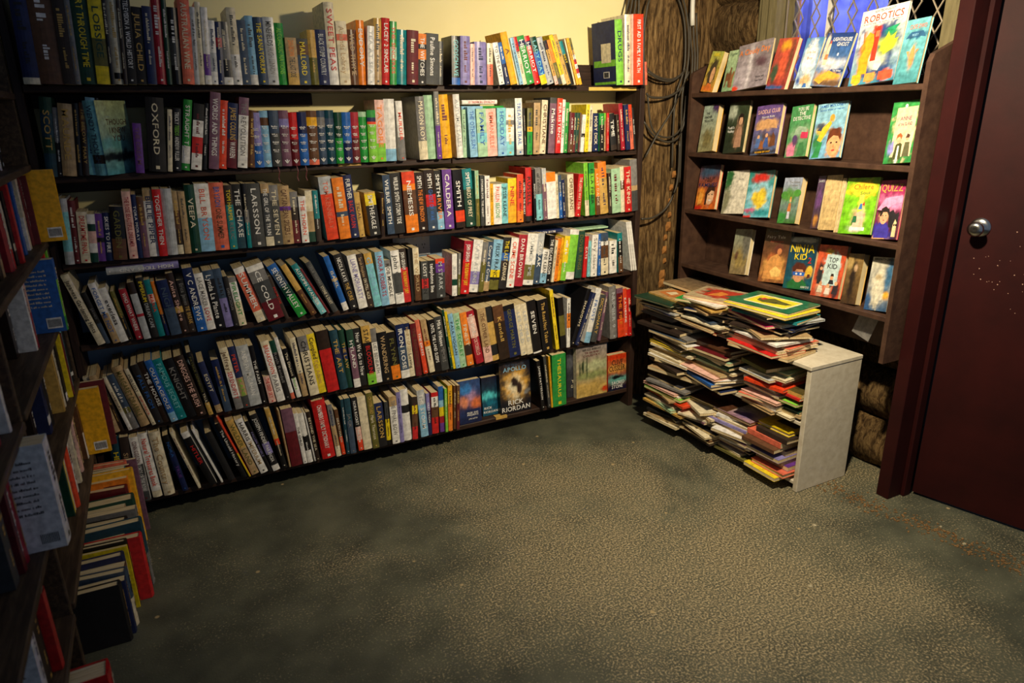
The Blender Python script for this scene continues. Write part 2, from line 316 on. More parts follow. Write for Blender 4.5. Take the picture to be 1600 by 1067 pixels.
def face_book(kind, w, h, t, base, blobs, texts, cover, page_side='right', name='cover_picture'):
    """book shown by its front cover: width along x, front at y=0, thickness along +y"""
    mb = MB(); e = 0.0012; c = pal(cover)
    mb.box((0, 0, 0), (w, e, h), c); mb.box((0, t - e, 0), (w, t, h), c)
    if page_side == 'right': mb.box((0, 0, 0), (e, t, h), c)
    else: mb.box((w - e, 0, 0), (w, t, h), c)
    root = obj(kind, mb.mesh(kind, M_GLOSS))
    pg = MB(); pg.box((e if page_side == 'right' else 0.002, e, 0.001), (w - 0.002 if page_side == 'right' else w - e, t - e, h - 0.001)); part('page_block', pg, M_PAGES, root)
    am = art_mesh(w, h, base, blobs); a = part(name, am, M_GLOSS, root); a.location.y = -0.0004
    if texts:
        tb = MB()
        dy = 0.0
        for tx_ in texts:
            if tx_[0] == 'P':
                i = len(tb.v); tb.v += [(w * a, -0.0007 - dy, h * b) for a, b in tx_[1]]; tb.f.append(tuple(range(i, i + len(tx_[1])))); tb.c.append(tx_[2]); dy += 0.00006; continue
            s_, cx, cy, tw, th, col = tx_
            if s_ == '#': tb.box((w * (cx - tw / 2), -0.001, h * (cy - th / 2)), (w * (cx + tw / 2), -0.0006, h * (cy + th / 2)), pal(col))
            else: text_geo(tb, s_, Vector((w * cx, -0.0016, h * cy)), Vector((1, 0, 0)), Vector((0, 0, 1)), w * tw, h * th, pal(col))
        part('cover_lettering', tb, M_PRINT, root)
    return root
def place(o, P, a, lean=0, tilt=0):
    """a: heading, lean: sideways about the spine normal, tilt: backwards"""
    o.matrix_world = Matrix.Translation(P) @ Matrix.Rotation(a, 4, 'Z') @ Matrix.Rotation(-tilt, 4, 'X') @ Matrix.Rotation(lean, 4, 'Y')
SHELF_Y = 2.76
# ------------------------------------------------------------------ the setting
mb = MB(); mb.box((-0.9, -1.2, -0.05), (3.3, 3.1, 0.0)); struct('floor', mb, M_FLOOR)
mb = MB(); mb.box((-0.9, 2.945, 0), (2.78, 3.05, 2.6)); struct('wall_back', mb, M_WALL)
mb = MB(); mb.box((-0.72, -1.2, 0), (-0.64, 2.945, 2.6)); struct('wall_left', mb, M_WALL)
# right wall of stacked logs, one part per log
wr = empty('wall_right', (2.66, 2.2, 0)); wr['kind'] = 'structure'
def log_mesh(length, r, seed, seg=14, n=22, squash=1.0):
    mb = MB(); rnd = random.Random(seed)
    for k in range(n + 1):
        y = length * k / n
        for j in range(seg):
            a = 2 * pi * j / seg; q = r * (1 + 0.16 * noise.noise(Vector((cos(a) * 1.5, sin(a) * 1.5 + seed * 3.1, y * 2.2))) + 0.05 * noise.noise(Vector((a * 4, y * 9, seed))))
            mb.v.append((q * cos(a) * squash, y, q * sin(a)))
    for k in range(n):
        for j in range(seg): mb.f.append((k * seg + j, k * seg + (j + 1) % seg, (k + 1) * seg + (j + 1) % seg, (k + 1) * seg + j)); mb.c.append(None)
    mb.f.append(tuple(range(seg))[::-1]); mb.f.append(tuple(n * seg + j for j in range(seg))); mb.c += [None, None]
    return mb
for k, z in enumerate((0.11, 0.33, 0.55, 0.77, 0.99, 1.21, 1.43)):
    o = part('log', log_mesh(1.5, 0.118, k, squash=0.8), M_BARK, wr, True); o.location = (0.02, -0.6, z); o.rotation_euler[0] = 0.012 * (-1) ** k
for k, z in enumerate((1.64, 1.86, 2.09, 2.3)):
    o = part('log', log_mesh(0.52, 0.122, k + 20, squash=0.8), M_BARK, wr, True); o.location = (0.0, 0.33, z); o.rotation_euler[0] = -0.02
mb = MB(); mb.box((0.07, -0.62, 0), (0.12, 0.32, 1.47)); mb.box((0.07, 0.32, 0), (0.12, 0.75, 2.6)); mb.box((-0.0, -0.62, 1.47), (0.12, -0.43, 2.6)); part('mortar_backing', mb, noise_mat('mud_mortar', [(60, 46, 30), (96, 78, 52)], 14, 0.95, 0.5), wr)
mb = MB(); mb.box((-0.20, 0.66, 0), (-0.02, 0.744, 2.6)); part('corner_timber', mb, M_BARK, wr)
# window with a diamond security mesh
w1 = empty('window_1', (2.58, 2.0, 1.55)); w1['kind'] = 'structure'
mb = MB()
for y0, y1 in ((0.43, 0.53), (-0.42, -0.33)):
    mb.box((-0.03, y0, 0), (0.07, y1, 1.0))
mb.box((-0.045, 0.445, 0), (-0.03, 0.46, 1.0)); mb.box((-0.045, 0.485, 0), (-0.03, 0.50, 1.0)); part('window_frame', mb, M_FRAME, w1)
mb = MB(); mb.box((-0.05, -0.42, -0.05), (0.08, 0.53, 0.0)); part('window_sill', mb, M_FRAME, w1)
mb = MB(); mb.box((0.05, -0.34, 0), (0.07, -0.05, 1.0)); mb.box((0.045, 0.40, 0), (0.07, 0.43, 1)); part('shutter_board', mb, M_FRAME, w1)
mb = MB(); mb.box((0.045, 0.20, 0), (0.06, 0.225, 1.0)); part('glazing_bar', mb, M_CONDUIT, w1)
m, nt, b = mat('window_glass', 0.08); b.inputs['Transmission Weight'].default_value = 1; b.inputs['IOR'].default_value = 1.1; b.inputs['Base Color'].default_value = (0.9, 0.93, 1, 1)
for y0, y1 in ((-0.33, 0.20), (0.225, 0.43)):
    mb = MB(); mb.box((0.05, y0, 0), (0.054, y1, 1.0)); part('window_pane', mb, m, w1)
mb = MB(); R_ = 0.0038; cx, cz = 0.088, 0.15      # expanded-metal diamonds
for i in range(-7, 7):
    for sgn in (1, -1):
        pts = []
        for k in range(15):
            z = k * cz / 2; ph = (k + (i + 100) * 0) % 2; y = i * cx + (cx / 2 if (ph ^ (sgn < 0)) else 0) + cx / 2
            j = 0.006 * sin(i * 3 + k * 1.7)
            if -0.33 <= y <= 0.43: pts.append((0.0, y + j * 0.3, z))
        if len(pts) > 3: mb.tube(pts, R_, 5)
part('security_mesh', mb, M_WIRE, w1)
# dusk outside the glass: a blue tarpaulin fence and brown boards some way off
m, nt, b = mat('blue_tarpaulin', 0.6); tc = N(nt, 'ShaderNodeTexCoord'); nz = N(nt, 'ShaderNodeTexNoise', Scale=7.0, Detail=3.0, Distortion=1.0); L(nt, tc, 'Object', nz, 'Vector')
r = ramp(nt, [(0.3, lin((60, 70, 150))), (0.7, lin((120, 132, 220)))]); L(nt, nz, 'Fac', r, 'Fac'); L(nt, r, 'Color', b, 'Base Color')
mb = MB()
for k in range(24):
    y0, y1 = 1.9 + k * 0.038, 1.938 + k * 0.038; x0 = 3.0 + 0.012 * sin(k * 1.9); x1 = 3.0 + 0.012 * sin((k + 1) * 1.9)
    mb.quad((x0, y0, 1.4), (x0, y1 if False else y0, 2.9), (x1, y1, 2.9), (x1, y1, 1.4))
tp = obj('tarpaulin', mb.mesh('tarpaulin', m, False)); tag(tp, 'blue tarpaulin hanging outside behind the diamond mesh window', 'tarpaulin')
sol = tp.modifiers.new('solid', 'SOLIDIFY'); sol.thickness = 0.003
mb = MB(); mb.box((2.88, 2.62, 1.2), (2.91, 3.0, 2.9)); bd_ = obj('timber_board', mb.mesh('timber_board', noise_mat('brown_timber', [(110, 70, 34), (150, 100, 52)], 5, 0.7, 0.2, (8, 8, 1)))); tag(bd_, 'brown upright timber board seen outside through the mesh window', 'board')
mb = MB(); mb.box((2.92, 1.5, 1.2), (2.95, 2.08, 2.9)); bd2 = obj('timber_board', mb.mesh('timber_board', noise_mat('grey_timber', [(120, 104, 76), (150, 130, 96)], 5, 0.7, 0.2, (8, 8, 1)))); tag(bd2, 'greyish timber board outside the window behind the tallest display book', 'board')
lamp('outside_fill', 'AREA', (2.72, 2.3, 2.5), 26, (0.72, 0.72, 1.0), 0.2, (0, -1.0, 0))  # added light, unseen, to brighten the blue tarpaulin behind the glass
lamp('outside_fill_warm', 'POINT', (2.76, 2.45, 2.45), 2.5, (1.0, 0.75, 0.45), 0.03)  # second added light, unseen and warm, just outside the window

# round bark post in the corner
post = MB(); seg, n = 28, 60
for k in range(n + 1):
    z = 2.6 * k / n
    for j in range(seg):
        a = 2 * pi * j / seg
        q = 1 + 0.10 * noise.noise(Vector((cos(a) * 2.4, sin(a) * 2.4, z * 1.1))) + 0.07 * noise.noise(Vector((cos(a) * 9, sin(a) * 9, z * 2.6)))
        post.v.append((0.185 * q * cos(a), 0.10 * q * sin(a), z))
for k in range(n):
    for j in range(seg): post.f.append((k * seg + j, k * seg + (j + 1) % seg, (k + 1) * seg + (j + 1) % seg, (k + 1) * seg + j)); post.c.append(None)
po = obj('log_post', post.mesh('log_post', M_BARK, True), None, (2.30, 2.935, 0)); po.rotation_euler[2] = -0.15
tag(po, 'thick bark covered log post in the corner wrapped with black cables', 'post')
# split running down the post, plugged with clay
rnd = random.Random(5); M_CLAY = noise_mat('orange_clay', [(120, 76, 36), (178, 124, 64)], 30, 0.9, 0.3)
for k in range(11):
    mb = MB()
    z = 0.55 + k * 0.062 + rnd.uniform(-.01, .01); cx = 0.035 + 0.004 * k + rnd.uniform(-.006, .006); r = rnd.uniform(0.008, 0.017)
    i = len(mb.v); 
    for (dx, dz) in ((-1, -1.6), (1, -1.4), (1.2, 0), (0.8, 1.7), (-0.7, 1.6), (-1.2, 0.2)): mb.v.append((cx + dx * r, -0.100, z + dz * r))
    mb.v.append((cx, -0.118, z))
    for j in range(6): mb.f.append((i + j, i + (j + 1) % 6, i + 6)); mb.c.append(None)
    part('clay_filling', mb, M_CLAY, po)

# cables on the post: coordinates read off the photograph onto the plane just in front of it
def cable(pts, y, r, label, name='cable', m=M_CABLE, smooth=4):
    P = [on(1, y if len(p) < 3 else p[2], p[0], p[1]) for p in pts]; out = []
    Q = [P[0]] + P + [P[-1]]
    for i in range(1, len(Q) - 2):
        for k in range(smooth):
            t = k / smooth; a, b, c, d = Q[i - 1], Q[i], Q[i + 1], Q[i + 2]
            out.append(0.5 * ((2 * b) + (c - a) * t + (2 * a - 5 * b + 4 * c - d) * t * t + (3 * b - a - 3 * c + d) * t ** 3))
    out.append(P[-1]); mb = MB(); mb.tube(out, r, 8); o = obj(name, mb.mesh(name, m, True)); tag(o, label, 'cable' if name == 'cable' else 'conduit', 'cables around the log post'); return o
Yc = 2.80
for k in range(4):
    cable([(986 + 6 * k, -30), (984 + 5 * k, -5), (980 + 6 * k, 12 + k), (976 + 7 * k, 28)], Yc + 0.07, 0.0045, ('lowest', 'second lowest', 'second highest', 'highest')[k] + ' of four black cables arching down behind the red first aid book')
cable([(1024, -20), (1012, 8), (1006, 60), (1008, 100), (1024, 118), (1050, 124), (1070, 112)], Yc, 0.0048, 'black cable making the long left oval loop on the bark post')
cable([(1052, -20), (1064, 10), (1070, 40), (1071, 80), (1068, 112), (1056, 150), (1052, 200), (1050, 262)], Yc, 0.005, 'black cable bowing down the right side of the oval loop')
cable([(1060, -20), (1070, 8), (1076, 50), (1075, 100), (1066, 150), (1064, 230), (1062, 285)], Yc - 0.01, 0.0045, 'outermost thin cable hanging down the right edge of the bark post')
cable([(1012, 112), (1030, 124), (1052, 126), (1072, 108)], Yc - 0.012, 0.0045, 'upper black cable sagging across the post below the oval loop')
cable([(1010, 146), (1018, 152), (1044, 151), (1066, 136), (1076, 112)], Yc - 0.012, 0.0055, 'lower thick black cable sagging across the bark post')
cable([(1012, 148), (1016, 190), (1026, 210), (1048, 214), (1066, 196), (1072, 150)], Yc - 0.01, 0.0045, 'black cable looping low round the post below the sagging pair')
cable([(1006, 190), (1022, 212), (1044, 222), (1062, 212), (1072, 180)], Yc - 0.015, 0.005, 'lowest black loop across the post at second shelf level')
cable([(1068, 132), (1052, 170), (1030, 205), (1008, 246)], Yc - 0.02, 0.0045, 'black cable slanting down to the left across the post')
cable([(1002, 342), (1020, 340), (1040, 326), (1054, 300), (1060, 270), (1062, 220)], Yc - 0.015, 0.0055, 'brown black cable hooking round the post at third shelf level')
for k in range(3):
    cable([(1078 + 5 * k, 20), (1079 + 5 * k, 60), (1082 + 4 * k, 90), (1080 + 4 * k, 130)], 2.80, 0.0048, ('black cable directly below the white conduit', 'black cable between two others beside the white conduit', 'black cable nearest the display rack, beside the conduit')[k])
cable([(1084, -30), (1082, 10), (1082, 40)], 2.785, 0.011, 'white plastic conduit coming down beside the bark post', 'conduit', M_CONDUIT, 2)

# ------------------------------------------------------------------ long bookcase
bc = empty('long_bookcase', (-0.31, 2.76, 0)); tag(bc, 'long dark stained bookcase of six shelves along the cream wall', 'bookcase')
def prt(name, lo, hi, m, parent, off=(-0.31, 2.76, 0)):
    mb = MB(); mb.box([a - b for a, b in zip(lo, off)], [a - b for a, b in zip(hi, off)]); o = part(name, mb, m, parent)
    bv = o.modifiers.new('edge', 'BEVEL'); bv.width = 0.0025; bv.segments = 1; return o
prt('side_panel', (2.075, 2.745, 0.0), (2.103, 2.944, 1.60), M_SHELF_S, bc)
prt('side_panel', (-0.335, 2.765, 0.0), (-0.309, 2.944, 2.0), M_SHELF_S, bc)
for z in (1.598, 1.316, 1.028, 0.735, 0.398, 0.098):
    xr = 2.107 if z > 1.5 else 2.0745
    if z in (1.316, 1.028, 0.735):
        xm = {1.316: 1.13, 1.028: 0.88, 0.735: 0.90}[z]
        prt('shelf_board', (-0.3085, SHELF_Y, z - 0.022), (xm, 2.944, z), M_SHELF, bc); prt('shelf_board', (xm + 0.002, SHELF_Y - 0.004, z - 0.024), (xr, 2.944, z - 0.002), M_SHELF, bc)
    else: prt('shelf_board', (-0.3085, SHELF_Y, z - 0.022), (xr, 2.944, z - 0.0002), M_SHELF, bc)
for z in (1.29, 1.002, 0.709, 0.372, 0.072): prt('support_strip', (0.85, 2.925, z - 0.26 if z > 0.3 else 0.0), (0.905, 2.944, z + 0.002 - 0.004), M_SHELF_S, bc)
for z in (1.576, 1.294, 1.006, 0.713, 0.376): prt('rail', (-0.3085, 2.925, z - 0.045), (0.62 if z > 1.5 else 0.3, 2.944, z - 0.0005), M_SHELF, bc)
prt('dark_strip', (1.0, 2.928, 1.599), (2.07, 2.944, 1.695), M_SHELF, bc)  # dark brown strip on the wall above the top board
prt('toe_board', (-0.3085, 2.90, 0.0), (2.0745, 2.92, 0.0755), M_SHELF, bc)
e = prt('raw_edge_strip', (1.80, SHELF_Y - 0.003, 1.577), (2.06, SHELF_Y - 0.0005, 1.592), M_RAW, bc); e['label'] = 'unpainted yellow pine edge at the right end of the top board'
# wall socket
sk = empty('wall_socket', (0.98, 2.944, 0.93)); tag(sk, 'four gang power socket plate on the wall above the fourth shelf', 'socket')
mb = MB(); mb.box((-0.07, -0.008, -0.04), (0.10, 0, 0.05)); part('cover_plate', mb, M_PLATE, sk)
for k in range(4):
    mb = MB(); x = -0.05 + k * 0.04
    for dx, dz in ((-0.006, 0.006), (0.006, 0.006), (0, -0.008)): mb.box((x + dx - 0.0015, -0.0088, dz - 0.004), (x + dx + 0.0015, -0.0078, dz + 0.004))
    part('socket_holes', mb, M_DARK, sk); mb = MB(); mb.box((x - 0.006, -0.011, 0.028), (x + 0.006, -0.0078, 0.042)); part('switch', mb, M_CONDUIT, sk)
def card(name, px, py, y, z, w, d, c, label):
    x = solve(px, 1, y, z); mb = MB(); mb.box((0, 0, 0), (w, d, 0.0008), pal(c)); mb.box((0, -0.0006, -0.012), (w, 0.0002, 0.0008), pal(c)); o = obj(name, mb.mesh(name, M_PRINT), None, (x, y, z)); tag(o, label, 'card')
card('shelf_card', 775, 655, SHELF_Y - 0.001, 0.0992, 0.06, 0.03, 'gd', 'yellow paper card folded over the bottom shelf edge below the blue face-out books')
card('shelf_card', 528, 258, SHELF_Y - 0.001, 1.3172, 0.09, 0.02, 'gd', 'yellow paper strip on the second shelf edge below the matched volumes')

# ------------------------------------------------------------------ display case for children's books on the log wall
dc = empty('display_rack', (2.35, 2.16, 0)); tag(dc, 'brown painted wall display rack of sloping ledges for children\'s books', 'display rack')
DO = (2.35, 2.16, 0)
def cheek(y0, y1):
    mb = MB(); P = [(2.338, 0.575 if y0 < 2 else 0.62), (2.338, 1.63), (2.35, 1.655), (2.50, 1.715), (2.515, 1.70), (2.515, 0.575 if y0 < 2 else 0.62)]
    mb.prism([(a - DO[0], c) for a, c in P], 1, y0 - DO[1], y1 - DO[1]); o = part('side_panel', mb, M_DISP, dc); return o
cheek(1.545, 1.563); cheek(2.702, 2.72)
for z in (1.563, 1.294, 1.023, 0.753): prt('ledge', (2.340, 1.5635, z - 0.02), (2.495, 2.7015, z), M_DISP, dc, DO); 
prt('back_panel', (2.4955, 1.5635, 0.58), (2.505, 2.7015, 1.60), M_DISP, dc, DO)

# ------------------------------------------------------------------ maroon door, its frame
d1 = empty('door_1', (2.60, 1.45, 0)); d1['kind'] = 'structure'; d1.rotation_euler[2] = 0.0
dv = Vector((2.655 - 2.55, 1.099 - 1.475, 0)).normalized(); ang = math.atan2(dv.y, dv.x)
d1.location = (2.55, 1.472, 0); d1.rotation_euler[2] = ang
mb = MB(); mb.box((0, 0.0, 0.012), (0.86, 0.04, 2.1)); part('door_leaf', mb, M_MAROON, d1)
def lathe(prof, seg=24):      # profile (y, r) round the y axis
    mb = MB()
    for y, r in prof:
        for j in range(seg): a = 2 * pi * j / seg; mb.v.append((r * cos(a), y, r * sin(a)))
    for k in range(len(prof) - 1):
        for j in range(seg): mb.f.append((k * seg + j, k * seg + (j + 1) % seg, (k + 1) * seg + (j + 1) % seg, (k + 1) * seg + j)); mb.c.append(None)
    mb.f.append(tuple(range(seg))[::-1]); mb.f.append(tuple((len(prof) - 1) * seg + j for j in range(seg))); mb.c += [None, None]
    return mb
kn = part('door_knob', lathe([(0.0, 0.034), (-0.004, 0.033), (-0.008, 0.024), (-0.012, 0.013), (-0.034, 0.012), (-0.038, 0.018), (-0.046, 0.0245), (-0.056, 0.026), (-0.064, 0.022), (-0.068, 0.012), (-0.067, 0.004)]), M_METAL, d1, True); kn.location = (0.055, 0.0, 1.085); kn['label'] = 'round polished steel door knob'
if dv.x < 0: pass
wd = MB()
for k in range(46):
    r1 = random.Random(k); x, z = r1.uniform(0.05, 0.4), r1.gauss(0.93, 0.06); s_ = r1.uniform(0.001, 0.0024)
    wd.quad((x - s_, -0.0004, z), (x, -0.0004, z - s_), (x + s_, -0.0004, z), (x, -0.0004, z + s_), lin((190, 150, 130)))
o = part('paint_chips', wd, M_PRINT, d1)
t1 = empty('trim_1', (2.44, 1.53, 0)); t1['kind'] = 'structure'
TO = (2.44, 1.53, 0)
prt('door_jamb', (2.425, 1.49, 0.0), (2.76, 1.542, 2.5), M_MAROON, t1, TO)
prt('stop_bead', (2.50, 1.474, 0.0), (2.54, 1.4898, 2.5), M_MAROON, t1, TO)
mb = MB(); mb.box((0.93, -0.1, 0), (0.99, 0.1, 2.5)); part('door_jamb', mb, M_MAROON, t1).matrix_world = Matrix.Translation(d1.location) @ Matrix.Rotation(ang, 4, 'Z')
mb = MB(); mb.box((2.66, 1.50, 0), (2.72, 1.62, 2.6)); struct('wall_corner', mb, M_MAROON)

# ------------------------------------------------------------------ white unit with its lower shelves
wu = empty('white_shelf_unit', (2.15, 2.13, 0)); tag(wu, 'low white painted chipboard shelf unit crammed with flat picture books', 'shelf unit')
WO = (2.15, 2.13, 0)
prt('side_panel', (2.15, 1.70, 0.0), (2.44, 1.722, 0.53), M_WHITE, wu, WO); prt('side_panel', (2.15, 2.555, 0.0), (2.44, 2.577, 0.53), M_WHITE, wu, WO)
prt('top_board', (2.145, 1.698, 0.5305), (2.44, 2.58, 0.548), M_WHITE, wu, WO)
prt('shelf_board', (2.155, 1.7225, 0.287), (2.43, 2.5545, 0.303), M_WHITE, wu, WO); prt('shelf_board', (2.155, 1.7225, 0.026), (2.43, 2.5545, 0.042), M_WHITE, wu, WO)
prt('back_board', (2.431, 1.7225, 0.02), (2.439, 2.5545, 0.53), M_WHITE, wu, WO)

# ------------------------------------------------------------------ left bookcase
lb_ = empty('side_bookcase', (-0.33, 2.2, 0)); tag(lb_, 'worn brown bookcase along the left wall seen edge on', 'bookcase')
LO = (-0.33, 2.2, 0)
for y in (2.735, 1.745, 0.72): prt('upright', (-0.62, y, 0.0), (-0.335, y + 0.022, 2.1), M_SHELF_L, lb_, LO)
LZ = (1.575, 1.36, 1.115, 0.875, 0.63, 0.365)
for z in LZ: prt('shelf_board', (-0.62, 1.7675, z - 0.02), (-0.328, 2.7345, z), M_SHELF_L, lb_, LO)
NZ = (1.40, 1.13, 0.865, 0.60, 0.35, 0.10)
for z in NZ: prt('shelf_board', (-0.62, 0.7425, z - 0.02), (-0.328, 1.7445, z), M_SHELF_L, lb_, LO)
prt('back_panel', (-0.632, 0.72, 0.0), (-0.621, 2.757, 2.1), M_SHELF_L, lb_, LO)
